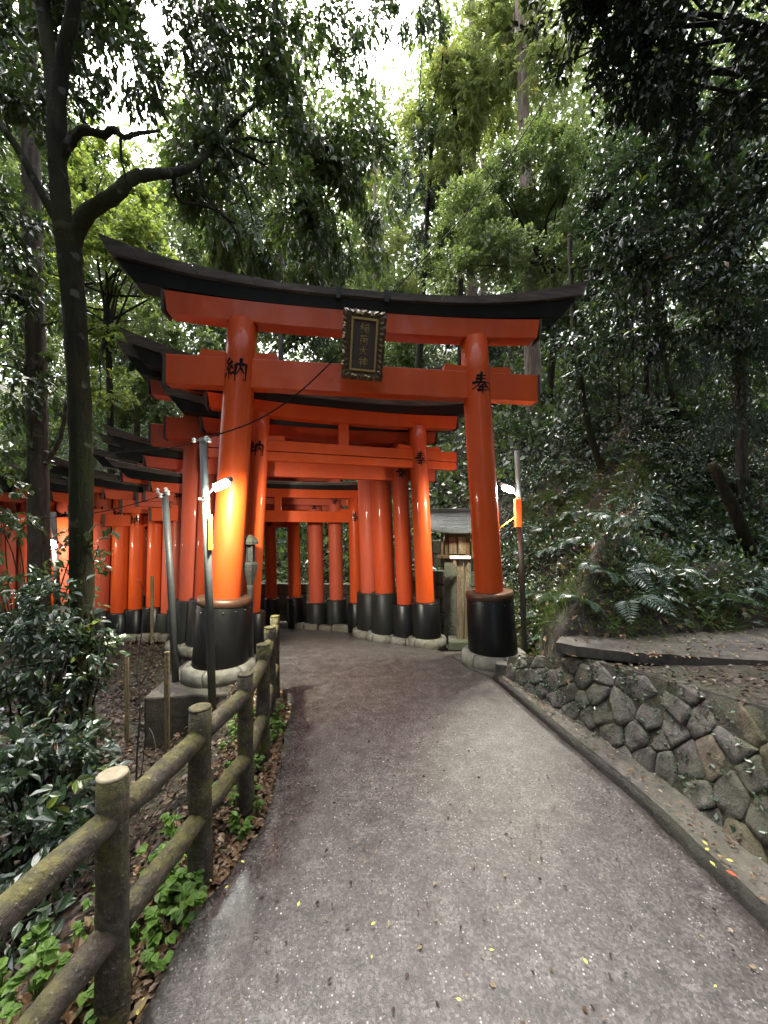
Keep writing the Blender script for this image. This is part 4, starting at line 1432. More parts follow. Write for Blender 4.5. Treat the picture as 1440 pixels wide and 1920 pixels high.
limb(mb, [A(325, 325, 3.75), A(335, 375, 3.8), A(390, 388, 4.0), A(440, 420, 4.1)], .018, .008, 8, 5, .004, .05, 10)
for i, (px, py, Y) in enumerate([(520, 330, 5.5), (600, 420, 5.6), (640, 320, 6), (420, 130, 5.2), (330, 80, 4.6), (560, 190, 5.8), (480, 430, 5)]):
    limb(mb, [A(400, 270, 4.4), A((400 + px) / 2, (270 + py) / 2 - 30, (4.4 + Y) / 2), A(px, py, Y)], .022, .006, 7, 5, .02, .05, 20 + i)
mb.build('trunk', M['bark_dark'], tA)
bl = [B(420, 330, 5.0, 110, 120), B(560, 330, 5.6, 130, 130), B(640, 250, 5.8, 90, 110), B(500, 190, 5.4, 130, 110), B(640, 400, 5.6, 90, 90), B(540, 450, 5.2, 110, 80), B(440, 440, 5.0, 80, 80), B(360, 200, 4.8, 80, 90, None, .8),
      B(690, 330, 6.0, 55, 110)]
crown('crown', tA, shift(bl, o), M['leaf_mid'], 1.9, .105, .22, droop=.75, twig=.25, per=8, sub=.34)
bl = [B(330, 40, 4.2, 150, 80), B(200, 60, 3.9, 110, 90), B(40, 60, 3.6, 120, 120), B(560, 60, 4.8, 130, 60), B(450, 100, 4.8, 90, 60), B(20, 200, 3.6, 70, 60, None, .7), B(300, -140, 4.0, 340, 120), B(-90, 330, 3.6, 100, 180), B(235, 130, 3.8, 50, 60, None, .5), B(640, 20, 5, 70, 40, None, .8), B(560, 110, 5, 60, 40, None, .8), B(100, 190, 3.7, 60, 60, None, .6)]
crown('crown', tA, shift(bl, o), M['leaf_dark'], 1.6, .085, .25, droop=.5, twig=.2, per=8, sub=.34)

# --- grey trunk at the far left with its ragged leaves
o = W(70, 1060, 5.2); o.z = gz(o.x, o.y) - .1
tB = tree('cedar_tree', 'straight grey trunk behind the forked tree at the far left', o)
mb = MB()
limb(mb, [W(74, 1150, 5.2) - o, W(72, 940, 5.2) - o, W(68, 700, 5.2) - o, W(62, 500, 5.2) - o, W(56, 200, 5.2) - o, W(50, -150, 5.2) - o, W(46, -500, 5.2) - o], .128, .085, 16, 6, .004, .05, 1)
limb(mb, [W(84, 870, 5.2) - o, W(105, 840, 5.15) - o, W(118, 800, 5.1) - o, W(125, 755, 5.1) - o], .03, .02, 8, 4, .003, .05, 2)
limb(mb, [W(80, 610, 5.2) - o, W(115, 600, 5.1) - o, W(150, 590, 5.0) - o], .018, .006, 7, 4, .003, .05, 3)
limb(mb, [W(60, 720, 5.2) - o, W(30, 690, 5.0) - o, W(-40, 680, 4.9) - o], .02, .008, 7, 4, .003, .05, 4)
mb.build('trunk', M['bark_grey'], tB)
bl = [B(40, 560, 5.0, 60, 70), B(20, 440, 4.8, 70, 70), B(95, 560, 4.9, 30, 60, None, .7), B(25, 720, 4.9, 45, 60, None, .8), B(60, 690, 4.9, 40, 50, None, .6), B(10, 850, 4.8, 50, 50), B(20, 300, 5.4, 80, 90), B(40, 120, 5.5, 90, 110)]
crown('crown', tB, shift(bl, o), M['leaf_dark'], 1.6, .095, .26, droop=.5, per=8, sub=.36)

# --- cedars, centre and right
def cedar(label, px, pbase, Y, r, bl, leafm, bark='bark_cedar', top=-300, lean=0, cov=2.0, L=.4, needle=.16, width=.016, limbs=6, name='cedar_tree', droop=.7):
    o = W(px, pbase, Y)
    o.z = gz(o.x, o.y) - .2
    t = tree(name, label, o, group='tall cedars on the hillside')
    mb = MB()
    topv = W(px + lean, top, Y)
    limb(mb, [Vector((0, 0, -.3)), (topv - o) * .25, (topv - o) * .6, topv - o], r, r * .35, 14, 6, .01, .05, int(px))
    rr = random.Random(int(px))
    for c, rd, _ in bl:
        for q in range(limbs // 2):
            e = Vector(c) + Vector((rr.uniform(-1, 1) * rd[0], rr.uniform(-.6, .6) * rd[1], rr.uniform(-1, 1) * rd[2])) * .8
            tt = max(.05, min(.97, (e.z + .6 - o.z) / (topv.z - o.z)))
            s = (topv - o) * tt
            limb(mb, [s, s.lerp(e - o, .5) + Vector((0, 0, -.15)), e - o], r * .13 + .01, .008, 6, 4, .03, .05, q)
    mb.build('trunk', M[bark], t)
    spray_crown('crown', t, shift(bl, o), M[leafm], cov, L, needle, width, droop)
    return t
cedar('tall cedar with bright yellow-green foliage against the sky above the gate', 885, 700, 12.3, .22,
      [B(900, 60, 12, 90, 80), B(840, 200, 12, 85, 90), B(930, 160, 12, 90, 100), B(870, 320, 12, 80, 70), B(800, 280, 12.5, 45, 60), B(960, 0, 12, 70, 70), B(890, 430, 12, 60, 50, None, .7), B(890, 180, 11.5, 60, 80)], 'leaf_cedar', cov=2.6, L=.4, needle=.19, width=.024)
cedar('cedar with a thick pale trunk beside the right end of the front gate', 1003, 852, 10.5, .24,
      [B(960, 80, 11, 70, 90, None, .6), B(1040, 60, 10, 70, 100), B(1010, 250, 10.5, 60, 70, None, .5)], 'leaf_cedar', lean=-40, cov=1.3, L=.4, needle=.18, width=.02)
cedar('thin cedar with a bare pale trunk, seen above the middle of the front gate', 700, 800, 17, .13,
      [B(705, 420, 17, 50, 60, None, .7), B(780, 470, 17, 50, 60, None, .8), B(720, 330, 18, 40, 50, None, .6)], 'leaf_cedar', lean=4, top=150, cov=1.5, L=.4, needle=.2, width=.024)
cedar('cedar trunk seen through the gap between the beams beside the left pillar', 528, 860, 12, .13,
      [B(530, 470, 12.5, 90, 80), B(480, 600, 12.5, 60, 50, None, .7), B(590, 600, 12.5, 60, 60)], 'leaf_cedar_dark', bark='bark_grey', lean=-2, top=250, cov=1.6, L=.35, needle=.16, width=.02)
cedar('dark cedar in front of the pale one, with black drooping branches', 775, 780, 12, .14,
      [B(790, 380, 12, 45, 60, None, .8), B(770, 300, 12, 30, 50, None, .6), B(820, 480, 12, 50, 50)], 'leaf_cedar_dark', bark='bark_black', top=180, lean=40, cov=1.3, L=.35, needle=.17, width=.02)
cedar('half hidden cedar on the slope behind the right pillar', 905, 820, 13, .16,
      [B(890, 560, 13, 70, 50), B(860, 660, 13, 60, 60), B(960, 620, 13, 60, 60)], 'leaf_cedar_dark', bark='bark_cedar', top=300, cov=1.5, L=.35, needle=.17, width=.02)

def broad(label, name, base, trunk, r, bl, leafm, cov, L, aspect=.26, bark='bark_dark', droop=.4, group=None, shape='diamond', limbs=2, sub=.34, per=8, twig=.2, tintbias=0.0, r1=.35):
    o = Vector(base)
    t = tree(name, label, o, group=group)
    mb = MB()
    pts = [Vector((0, 0, -.2))] + [Vector(p) - o for p in trunk]
    limb(mb, pts, r, r * r1, 10, 5, .01, .06, int(abs(o.x * 100)))
    rr = random.Random(int(abs(o.x * 77 + o.y * 31)))
    end = pts[-1]
    for c, rd, _ in bl:
        for q in range(limbs):
            e = Vector(c) - o + Vector((rr.uniform(-1, 1) * rd[0], rr.uniform(-1, 1) * rd[1], rr.uniform(-1, 1) * rd[2])) * .55
            s = pts[-1].lerp(pts[-2], rr.uniform(0, .8))
            mid = s.lerp(e, .5) + Vector((rr.uniform(-1, 1), rr.uniform(-1, 1), rr.uniform(-.3, 1))) * .12 * (e - s).length
            limb(mb, [s, mid, e], min(r * .35, .05), .006, 6, 4, .02, .06, q)
    mb.build('trunk', M[bark], t)
    crown('crown', t, shift(bl, o), M[leafm], cov, L, aspect, shape, droop=droop, sub=sub, per=per, twig=twig, tintbias=tintbias)
    return t

def gp(x, y, dz=-.1):
    return Vector((x, y, gz(x, y) + dz))

# fine-leaved tree on the slope right of centre
bp = gp(4.0, 9.5)
broad('fine-leaved pale green tree rising behind the right end of the front gate', 'broadleaf_tree', bp, [W(1040, 560, 9.5), W(1020, 420, 9.5)], .10,
      [B(960, 470, 9.2, 110, 80), B(1050, 400, 9.2, 80, 110), B(880, 440, 9.5, 80, 80), B(1000, 330, 9.5, 90, 80), B(1080, 290, 9, 50, 70), B(860, 510, 9, 80, 45), B(1080, 500, 8.6, 70, 70), B(930, 360, 9.8, 60, 60)], 'leaf_fine', 1.5, .07, .3, droop=.25, twig=.18)
# right: glossy dark trees overhanging the bank
bp = gp(5.2, 5.6)
broad('glossy dark broadleaf tree leaning out over the right bank', 'broadleaf_tree', bp, [W(1385, 690, 5.6), W(1380, 540, 5.6), W(1370, 400, 5.5)], .05,
      [B(1350, 330, 5.2, 100, 90), B(1240, 300, 5.4, 100, 80), B(1200, 430, 5.5, 90, 80), B(1330, 470, 5.2, 110, 80), B(1180, 540, 5.6, 80, 60), B(1280, 590, 5.4, 110, 60), B(1420, 420, 5, 70, 110), B(1400, 580, 5, 70, 60), B(1130, 480, 6.4, 60, 70, None, .7), B(1150, 640, 6.0, 60, 50, None, .8),
       B(1300, 220, 5.4, 110, 60, None, .8), B(1420, 230, 5, 80, 90)], 'leaf_right', 1.3, .105, .27, bark='bark_grey', droop=.3, twig=.24, shape='hex', per=7)
bp = gp(6.0, 7.5)
broad('second glossy tree on the bank, further back up the slope', 'broadleaf_tree', bp, [W(1250, 700, 7.5), W(1230, 450, 7.5)], .07,
      [B(1130, 330, 7.4, 90, 90), B(1180, 230, 7.0, 90, 90), B(1220, 400, 7.6, 130, 120), B(1380, 330, 7.5, 130, 130), B(1330, 560, 7.6, 130, 80), B(1130, 560, 8.0, 70, 70), B(1110, 680, 8, 60, 60, None, .7)], 'leaf_dark', 1.6, .10, .27, bark='bark_black', droop=.3, twig=.22)
# silhouetted canopy overhanging the top right corner
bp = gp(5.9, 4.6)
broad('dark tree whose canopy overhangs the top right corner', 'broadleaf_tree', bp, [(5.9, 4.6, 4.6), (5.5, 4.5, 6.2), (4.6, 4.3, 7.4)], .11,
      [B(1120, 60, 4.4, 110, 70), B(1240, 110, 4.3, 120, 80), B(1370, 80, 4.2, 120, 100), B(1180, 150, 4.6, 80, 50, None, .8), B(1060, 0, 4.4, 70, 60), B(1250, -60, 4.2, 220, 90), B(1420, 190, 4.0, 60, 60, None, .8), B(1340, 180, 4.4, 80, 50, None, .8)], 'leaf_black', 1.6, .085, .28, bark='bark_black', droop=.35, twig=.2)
# small leaves at the top centre
bp = gp(2.4, 12.0)
broad('dark tree whose upper branches hang in at the top middle', 'broadleaf_tree', bp, [W(860, 300, 12), W(830, 60, 11), W(800, -120, 10)], .10,
      [B(780, -10, 8, 70, 40, None, .8), B(720, 20, 8, 40, 35, None, .6), B(800, 60, 9, 40, 30, None, .4), B(790, 240, 11, 25, 50, None, .4)], 'leaf_dark', 1.4, .10, .26, bark='bark_black', droop=.4)
# left: light green maples far back
bp = gp(-7.4, 10.5)
broad('light green maple behind the forked tree, touched with yellow', 'maple_tree', bp, [W(205, 700, 10.5), W(200, 520, 10.5)], .11,
      [B(200, 420, 10.5, 100, 70), B(190, 330, 11, 70, 60), B(250, 500, 10.5, 80, 70), B(150, 560, 10.5, 60, 70), B(180, 640, 10, 60, 50), B(260, 390, 12, 70, 60), B(100, 420, 11, 60, 80), B(30, 500, 11, 70, 110), B(200, 730, 10, 60, 40, None, .7), B(330, 520, 11.5, 70, 60)], 'leaf_maple', 1.25, .11, .42, bark='bark_black', droop=.25, twig=.2)
bp = gp(-9.5, 14.5)
broad('pale olive tree on the far slope at the left', 'broadleaf_tree', bp, [W(265, 650, 14.5), W(270, 460, 14.5)], .14,
      [B(260, 620, 14, 80, 60), B(330, 640, 14, 80, 70), B(200, 760, 13, 70, 60), B(280, 760, 13, 80, 60), B(100, 700, 13, 60, 80), B(330, 450, 16, 80, 80), B(20, 640, 13, 60, 80), B(30, 370, 16, 90, 100), B(120, 850, 12.5, 60, 60), B(20, 800, 12, 60, 60)], 'leaf_fine', 1.25, .13, .3, bark='bark_grey', droop=.3)
# fill of the forest behind
for i, (px, Y, lab, bl, lm, cv, L) in enumerate([
    (380, 20, 'large bushy tree far behind the left end of the front gate', [B(400, 560, 20, 110, 90), B(330, 470, 21, 90, 90), B(470, 480, 21, 90, 90), B(540, 580, 20, 80, 80), B(420, 680, 18, 110, 70), B(250, 690, 18, 90, 90)], 'leaf_mid', 1.5, .17),
    (640, 20, 'large bushy tree far behind the middle of the front gate', [B(640, 480, 20, 90, 90), B(600, 620, 19, 110, 80), B(720, 600, 19, 100, 90), B(690, 500, 20, 70, 70), B(800, 560, 20, 90, 80), B(800, 680, 17, 110, 70)], 'leaf_fine', 1.3, .17),
    (960, 18, 'dense tree far behind the right pillar of the front gate', [B(960, 640, 16, 110, 90), B(1060, 560, 15, 90, 100), B(1080, 700, 13, 90, 90), B(960, 760, 13, 90, 60), B(1010, 480, 17, 90, 90), B(900, 740, 14, 80, 70)], 'leaf_mid', 1.4, .15),
    (1160, 22, 'dark tree high on the slope above the right bank', [B(1140, 430, 18, 120, 160), B(1290, 440, 18, 150, 200), B(1400, 600, 14, 130, 150), B(1210, 660, 13, 130, 80), B(1160, 250, 20, 110, 120), B(1360, 250, 18, 150, 150)], 'leaf_dark', 1.7, .17),
    (60, 22, 'tall pale tree far behind the far-left trunk', [B(60, 220, 20, 110, 120), B(60, 420, 20, 110, 110), B(140, 180, 22, 50, 60, None, .5), B(150, 330, 22, 60, 60)], 'leaf_mid', 1.3, .17),
]):
    base = W(px, 700, Y); base = gp(base.x, base.y)
    broad(lab, 'broadleaf_tree', base, [W(px, 640, Y), W(px + 10, 480, Y)], .2, bl, lm, cv, L, .32, bark='bark_grey', limbs=1, twig=.4, droop=.3, sub=.38)

# drooping dark cedar boughs on the right slope, and thin trunks
cedar('young dark cedar with feathery drooping boughs above the right bank', 1400, 760, 5.6, .05,
      [B(1350, 690, 5.4, 110, 70), B(1430, 620, 5.2, 80, 80), B(1260, 650, 5.8, 70, 45, None, .8), B(1400, 780, 5.0, 70, 45, None, .9)], 'leaf_cedar_dark', bark='bark_grey', top=420, lean=-20, cov=1.1, L=.34, needle=.12, width=.008, limbs=8)
cedar('feathery bough of a dark cedar seen beside the right end of the gate', 1215, 760, 8.2, .06,
      [B(1170, 430, 7.6, 70, 50), B(1230, 480, 7.8, 70, 40), B(1200, 380, 8, 60, 40, None, .7)], 'leaf_cedar_dark', bark='bark_black', top=250, lean=-10, cov=1.0, L=.4, needle=.15, width=.011, limbs=6)

def thin_trunk(pts, r, label, mat='bark_black', leaves_=None):
    p0 = Vector(pts[0])
    t = tree('sapling', label, p0, 'sapling', 'thin saplings on the right slope')
    mb = MB()
    limb(mb, [Vector(p) - p0 for p in pts], r, r * .6, 8, 6, .006, .06, int(abs(p0.x) * 50))
    mb.build('trunk', M[mat], t)
    if leaves_:
        crown('crown', t, shift(leaves_, p0), M['leaf_right'], 1.5, .09, .28, droop=.3, per=7, sub=.4)
    return t
thin_trunk([W(1140, 915, 6.6), W(1115, 840, 6.6), W(1095, 760, 6.6), W(1082, 660, 6.7), W(1072, 560, 6.8), W(1068, 440, 7)], .065, 'dark leaning trunk beside the right end of the front gate', 'bark_black', [B(1100, 720, 6.5, 45, 50, None, .7), B(1060, 780, 6.6, 40, 40, None, .6), B(1080, 620, 6.7, 50, 40, None, .7)])
thin_trunk([W(1166, 860, 7.6), W(1162, 780, 7.6), W(1160, 690, 7.6), W(1158, 560, 7.6)], .03, 'leftmost thin dark stem among the saplings on the right slope')
thin_trunk([W(1146, 835, 8.2), W(1148, 760, 8.2), W(1146, 640, 8.2)], .032, 'thin grey stem just right of the dark leaning trunk', 'bark_grey')
thin_trunk([W(1224, 850, 7.4), W(1222, 760, 7.4), W(1218, 640, 7.4), W(1216, 500, 7.4)], .035, 'bare brown stem rightmost among the saplings on the right slope', 'bark_grey')
thin_trunk([W(1190, 800, 8.8), W(1188, 720, 8.8), W(1186, 560, 8.8)], .03, 'faint thin stem between the other saplings on the slope')
thin_trunk([W(1233, 770, 7.8), W(1232, 690, 7.8), W(1230, 520, 7.8)], .05, 'thicker black stem behind the bare brown sapling')
# fallen log standing out of the bank
a0, b0 = W(1390, 985, 4.6), W(1335, 868, 4.5)
tag(MB().tube(bend([a0 + (a0 - b0) * .9 + Vector((0, .1, 0)), a0, b0], 5, .006), [.062] * 6 + [.06, .058, .056, .05, .044], 12, True, .16).build('stump', M['bark_black']), 'dark rotten log sticking out of the right bank among the ferns', 'log')

# ------------------------------------------------------------------ plants on the ground
def on_ground(x, y):
    return np.stack([x, y, ground(x, y)], -1)

def cover(name, n, region, L, aspect, mat, up=0.4, lift=.04, spread=.12, per=6, cl=None, shape='diamond', tb=0.0):
    """leaf tufts over a stretch of ground; region(x, y) -> keep probability"""
    xa, xb, ya, yb = cl
    m = n * 3
    x = rng.uniform(xa, xb, m); y = rng.uniform(ya, yb, m)
    k = rng.uniform(0, 1, m) < region(x, y)
    x, y = x[k][:n], y[k][:n]
    m = len(x)
    C = on_ground(x, y)
    eps = .05
    gx = (ground(x + eps, y) - ground(x - eps, y)) / (2 * eps)
    gy = (ground(x, y + eps) - ground(x, y - eps)) / (2 * eps)
    Nn = unit(np.stack([-gx, -gy, np.ones(m)], -1))
    ct = rng.uniform(0, 1, m)
    off_ = rng.normal(size=(m, per, 3)) * spread
    off_ -= Nn[:, None] * (off_ * Nn[:, None]).sum(-1, keepdims=True)
    P = C[:, None] + off_ + Nn[:, None] * (np.abs(rng.normal(size=(m, per, 1))) * lift + .01)
    D = unit(off_) + Nn[:, None] * up + np.array([0, 0, .1]) + rdir(m * per).reshape(m, per, 3) * .4
    N = Nn[:, None] * 1.0 + rdir(m * per).reshape(m, per, 3) * .5
    T = ct[:, None] * .5 + rng.uniform(0, .5, (m, per)) + tb
    Ln = L * rng.uniform(.5, 1.3, m * per)
    ob = leaves(name, P.reshape(-1, 3), D.reshape(-1, 3), N.reshape(-1, 3), Ln, Ln * aspect, T.ravel(), mat, None, shape)
    ob['kind'] = 'stuff'
    return ob

def hill_right(x, y):
    d = hill_d(x, y)
    patch = .45 + .75 * wig(x, y, 1.1)
    patch = (patch + .15) * sstep(0, .7, d)
    return np.clip((d > .05) * (d < 9) * (x > 1.2) * patch, 0, 1)
cover('undergrowth', 9500, hill_right, .068, .27, M['leaf_right'], .5, .06, .10, 7, (1.2, 9, 3.5, 10), 'hex')
cover('slope_foliage', 6000, lambda x, y: np.clip((hill_d(x, y) > 3.2) * (x > .8) * (.5 + .6 * wig(x, y, .8)), 0, 1), .12, .3, M['leaf_dark'], .6, .25, .2, 8, (.8, 14, 4.5, 15))
cover('mossy_tufts', 3600, lambda x, y: np.clip((hill_d(x, y) > .02) * (hill_d(x, y) < 2.4) * (x > 1.2) * (.5 + .4 * wig(x, y, 1.3)), 0, 1), .10, .06, M['leaf_moss'], .8, .03, .05, 9, (1.3, 7, 3.5, 7.5))
cover('bank_litter', 2600, lambda x, y: np.clip((hill_d(x, y) > -.4) * (hill_d(x, y) < 5) * (x > 1.3) * (.4 - .3 * wig(x, y, .9)), 0, 1), .06, .34, M['leaf_litter'], .05, .012, .12, 6, (1.3, 9, 3.0, 10))
cover('ivy', 5200, lambda x, y: 1.0 * ((hill_d(x, y) > .05) & (hill_d(x, y) < 6)), .085, .42, M['leaf_ivy'], .3, .06, .12, 7, (-4.5, 2.0, 7.4, 14))
cover('far_undergrowth', 14000, lambda x, y: 1.0 * (hill_d(x, y) > .6), .20, .34, M['leaf_mid'], .6, .3, .35, 7, (-34, 18, 8, 30))
cover('soil_litter', 900, lambda x, y: 1.0 * ((x > xw(y) + .24) & (x < 5) & (hill_d(x, y) < .1) & ((y < 2.8) | (x < 2))), .034, .34, M['leaf_bits'], .08, .008, .09, 6, (1.5, 5, .6, 3.6))
# a far-off wood that closes the view behind the hillside trees
def distant_wood():
    n = 150000
    px = rng.uniform(-300, 1750, n)
    Y = rng.uniform(24, 34, n)
    X = (px - 720) / 720 * Y
    top = np.interp(px, [-250, 60, 170, 200, 290, 330, 600, 640, 760, 800, 1750], [40, 170, 310, 345, 330, 190, 140, 245, 265, 40, -100])
    lump = 45 * np.sin(px * .021) + 28 * np.sin(px * .057 + 1) + 14 * np.sin(px * .13)
    top = top + np.abs(lump) * .8
    Zt = H + (1000 - top) / 720 * 29
    Z0 = ground(X, Y)
    Z = Z0 + (np.maximum(Zt, Z0 + 1) - Z0) * rng.uniform(0, 1, n) ** .8
    P = np.stack([X, Y, Z], -1) + .35 * rng.normal(size=(n, 3))
    ct = .5 + .5 * np.sin(X * 1.9 + Z * .8) * np.sin(Z * 1.5 + Y)
    L = .40 * rng.uniform(.5, 1.3, n)
    ob = leaves('distant_wood', P, rdir(n) + np.array([0, 0, -.4]), rdir(n) * .6 + np.array([0, -.5, .8]), L, L * .34, ct * .55 + rng.uniform(0, .4, n), M['leaf_fine'])
    ob['kind'] = 'stuff'
distant_wood()
# the same forest goes on behind the viewer and to both sides
def near_wood():
    n = 42000
    az = rng.uniform(rad(62), rad(298), n)              # clockwise from straight ahead
    lump = 1.0 + .22 * np.sin(az * 9) + .14 * np.sin(az * 23 + 1)
    d = rng.uniform(8.5, 17, n)
    X, Y = np.sin(az) * d, np.cos(az) * d - 1.0
    keep = ~((np.abs(X - .3) < 2.4) & (rng.uniform(0, 1, n) < .75))
    X, Y, d, lump = X[keep], Y[keep], d[keep], lump[keep]
    m = len(X)
    Z0 = ground(X, Y)
    Z = Z0 + 15.0 * lump * rng.uniform(0, 1, m) ** .85
    P = np.stack([X, Y, Z], -1)
    L = .55 * rng.uniform(.5, 1.3, m)
    ob = leaves('surrounding_wood', P, rdir(m) + np.array([0, 0, -.4]), rdir(m) * .7 + np.array([0, 0, .8]), L, L * .36, rng.uniform(0, 1, m), M['leaf_dark'])
    ob['kind'] = 'stuff'
near_wood()
# dead leaves on the verge by the fence, along the slot, on the bank and scattered over the path
cover('leaf_litter', 1000, lambda x, y: 1.0 * ((xl(y) - x > -.03) & (xl(y) - x < .42)), .040, .36, M['leaf_litter'], .15, .012, .05, 6, (-1.7, -.5, .4, 4.2), 'hex')
cover('slope_litter', 3200, lambda x, y: 1.0 * ((xl(y) - x > .35) & (y < 6.1)), .05, .36, M['leaf_bits'], .1, .015, .12, 6, (-5.5, -1.0, .3, 6.1))
def wall_growth():
    n = 190
    y = rng.uniform(.3, 4.0, n) ; v = rng.uniform(.02, .95, n) * wall_top(y)
    X = xw(y) + .02 + .30 * v
    C = np.stack([X - .015, y, v], -1)
    k = 9
    D = rng.normal(size=(n, k, 3)) * .6 + np.array([-.6, 0, .35])
    P = C[:, None] + rng.normal(size=(n, k, 3)) * np.array([.006, .03, .025])
    N = rng.normal(size=(n, k, 3)) * .5 + np.array([-.4, 0, 1])
    L = .028 * rng.uniform(.4, 1.4, n * k)
    ob = leaves('wall_moss', P.reshape(-1, 3), D.reshape(-1, 3), N.reshape(-1, 3), L, L * .28, (rng.uniform(0, .5, (n, 1)) + rng.uniform(0, .5, (n, k))).ravel(), M['leaf_fern'])
    ob['kind'] = 'stuff'
wall_growth()
def flat_litter(name, n, xy, L, mat, zf, tb=0.0):
    x, y = xy
    P = np.stack([x, y, zf(x, y) + rng.uniform(.004, .010, n)], -1)
    an = rng.uniform(0, 2 * np.pi, n)
    D = np.stack([np.cos(an), np.sin(an), rng.normal(size=n) * .12], -1)
    N = rng.normal(size=(n, 3)) * .22 + np.array([0, 0, 1])
    Ln = L * rng.uniform(.5, 1.4, n)
    ob = leaves(name, P, D, N, Ln, Ln * rng.uniform(.2, .4, n), rng.uniform(0, 1, n) + tb, mat, None, 'hex')
    ob['kind'] = 'stuff'
n = 900
y = rng.uniform(.7, 6.6, n) ** 1.0
x = xl(np.minimum(y, 4.8)) + (xr(np.minimum(y, 4.8)) - xl(np.minimum(y, 4.8))) * rng.uniform(.02, .99, n)
flat_litter('path_litter', n, (x, y), .017, M['leaf_bits'], lambda x, y: floor_z(x, y) + .01)
n = 300
y = rng.uniform(.7, 4.2, n)
x = xr(y) + .05 + (xw(y) - xr(y) - .05) * rng.uniform(0, 1, n) ** 1.3
flat_litter('gutter_litter', n, (x, y), .023, M['leaf_litter'], lambda x, y: .066 + .018 * ((x - xr(y)) / .2).clip(0, 1))
n = 500
x = rng.uniform(1.9, 4.2, n); y = rng.uniform(2.9, 3.8, n)
flat_litter('slab_litter', n, (x, y), .03, M['leaf_litter'], lambda x, y: 0 * x + .655)

# single fallen leaves that stand out
def fallen(px, py, z, size, rz, mat, label, group):
    p = G(px, py, z)
    mb = MB()
    pts = [(0, -.5), (.22, -.25), (.30, .05), (.2, .32), (0, .55), (-.2, .32), (-.30, .05), (-.22, -.25)]
    vs = [(0, -.05 * size, .10 * size)] + [(u * size, v * size, .16 * size * abs(u) + .02 * size) for u, v in pts]
    mb.add(vs, [(0, i, i % 8 + 1) for i in range(1, 9)])
    mb.tube([(0, -.5 * size, .02 * size), (.03 * size, -.8 * size, .03 * size)], .02 * size, 5)
    o = mb.build('fallen_leaf', M[mat])
    o.location = p + Vector((0, 0, .012))
    o.rotation_euler = (.05, .05, rz)
    tag(o, label, 'fallen leaf', group)
gy = 'yellow leaves fallen on the path'
for i, (px, py) in enumerate([(697, 1800), (922, 1787), (1098, 1808), (1341, 1855), (258, 1905), (700, 1737), (395, 1655), (425, 1668), (455, 1620), (268, 1880), (860, 1880), (560, 1700)]):
    fallen(px, py, .012, .013 + .004 * (i % 3), i * 1.7, 'leaf_yellow', 'small yellow-green leaf lying on the wet path', gy)
for i, (px, py) in enumerate([(1322, 1585), (1326, 1597), (1368, 1618), (1336, 1624)]):
    fallen(px, py, .085, .026, i * 2.1, 'leaf_yellow', 'small yellow leaf lying in the gutter below the stone wall', 'yellow leaves in the gutter')
fallen(1372, 1643, .085, .035, .6, 'leaf_red', 'red leaf lying in the gutter at the foot of the wall', None)
fallen(1369, 1284, .60, .05, 1.0, 'leaf_red', 'bright red leaf on the dirt bank above the stone wall', None)
fallen(1419, 1297, .60, .045, 2.4, 'leaf_red', 'orange-red leaf near the brighter red one on the bank', None)

# ferns
def fern_mesh(name, nf, Lf, seed, mat):
    r = np.random.default_rng(seed)
    Ps, Ds, Ns, Ls, Ts = [], [], [], [], []
    for k in range(nf):
        an = k / nf * 2 * np.pi + r.uniform(-.3, .3)
        h = np.array([np.cos(an), np.sin(an), 0])
        ln = Lf * r.uniform(.7, 1.1)
        m = 16
        t = np.linspace(.12, 1, m)
        sp = h * (t * ln * .85)[:, None] + np.array([0, 0, 1]) * (ln * (.75 * t - .85 * t ** 2))[:, None]
        tang = unit(np.gradient(sp, axis=0))
        sd = np.cross(tang, [0, 0, 1]); sd = unit(sd)
        nn = np.cross(sd, tang)
        w_ = ln * .24 * np.sin(np.pi * np.clip(t * .92 + .06, 0, 1)) ** .8
        tt = r.uniform(.1, .7)
        for s in (-1, 1):
            Ps.append(sp); Ds.append(sd * s + tang * .45 + r.normal(size=(m, 3)) * .06); Ns.append(nn); Ls.append(w_); Ts.append(np.full(m, tt) + r.uniform(0, .3, m))
        Ps.append(sp[:-1]); Ds.append(np.diff(sp, axis=0)); Ns.append(nn[:-1]); Ls.append(np.linalg.norm(np.diff(sp, axis=0), axis=1) * 1.1); Ts.append(np.full(m - 1, .1))
    P, D, N, Ln, T = [np.concatenate(q) for q in (Ps, Ds, Ns, Ls, Ts)]
    ob = leaves(name, P, D, N, Ln, np.minimum(Ln * .2, .014), T, mat)
    return ob
protos = [fern_mesh('fern', nf, .55, s, M['leaf_fern']) for s, nf in ((1, 8), (2, 10), (3, 7))]
def hit(px, py):
    """first point where the line of sight meets the ground"""
    d = Vector(((px - 720) / 720, 1, -(py - 1000) / 720))
    ys_ = np.linspace(2, 30, 1400)
    zz = H + d.z * ys_
    gg = ground(d.x * ys_, ys_)
    i = np.argmax(gg >= zz)
    return Vector((d.x * ys_[i], ys_[i], gg[i]))
used = [False] * 3
fr = random.Random(12)
spots = []
while len(spots) < 125:
    x, y = fr.uniform(1.5, 6.5), fr.uniform(3.5, 8.0)
    d = float(hill_d(np.array([x]), np.array([y]))[0])
    if .12 < d < 4.2 and x < y * 1.12 and x > y * .36 and all(math.hypot(x - a_, y - b_) > .24 for a_, b_ in spots):
        spots.append((x, y))
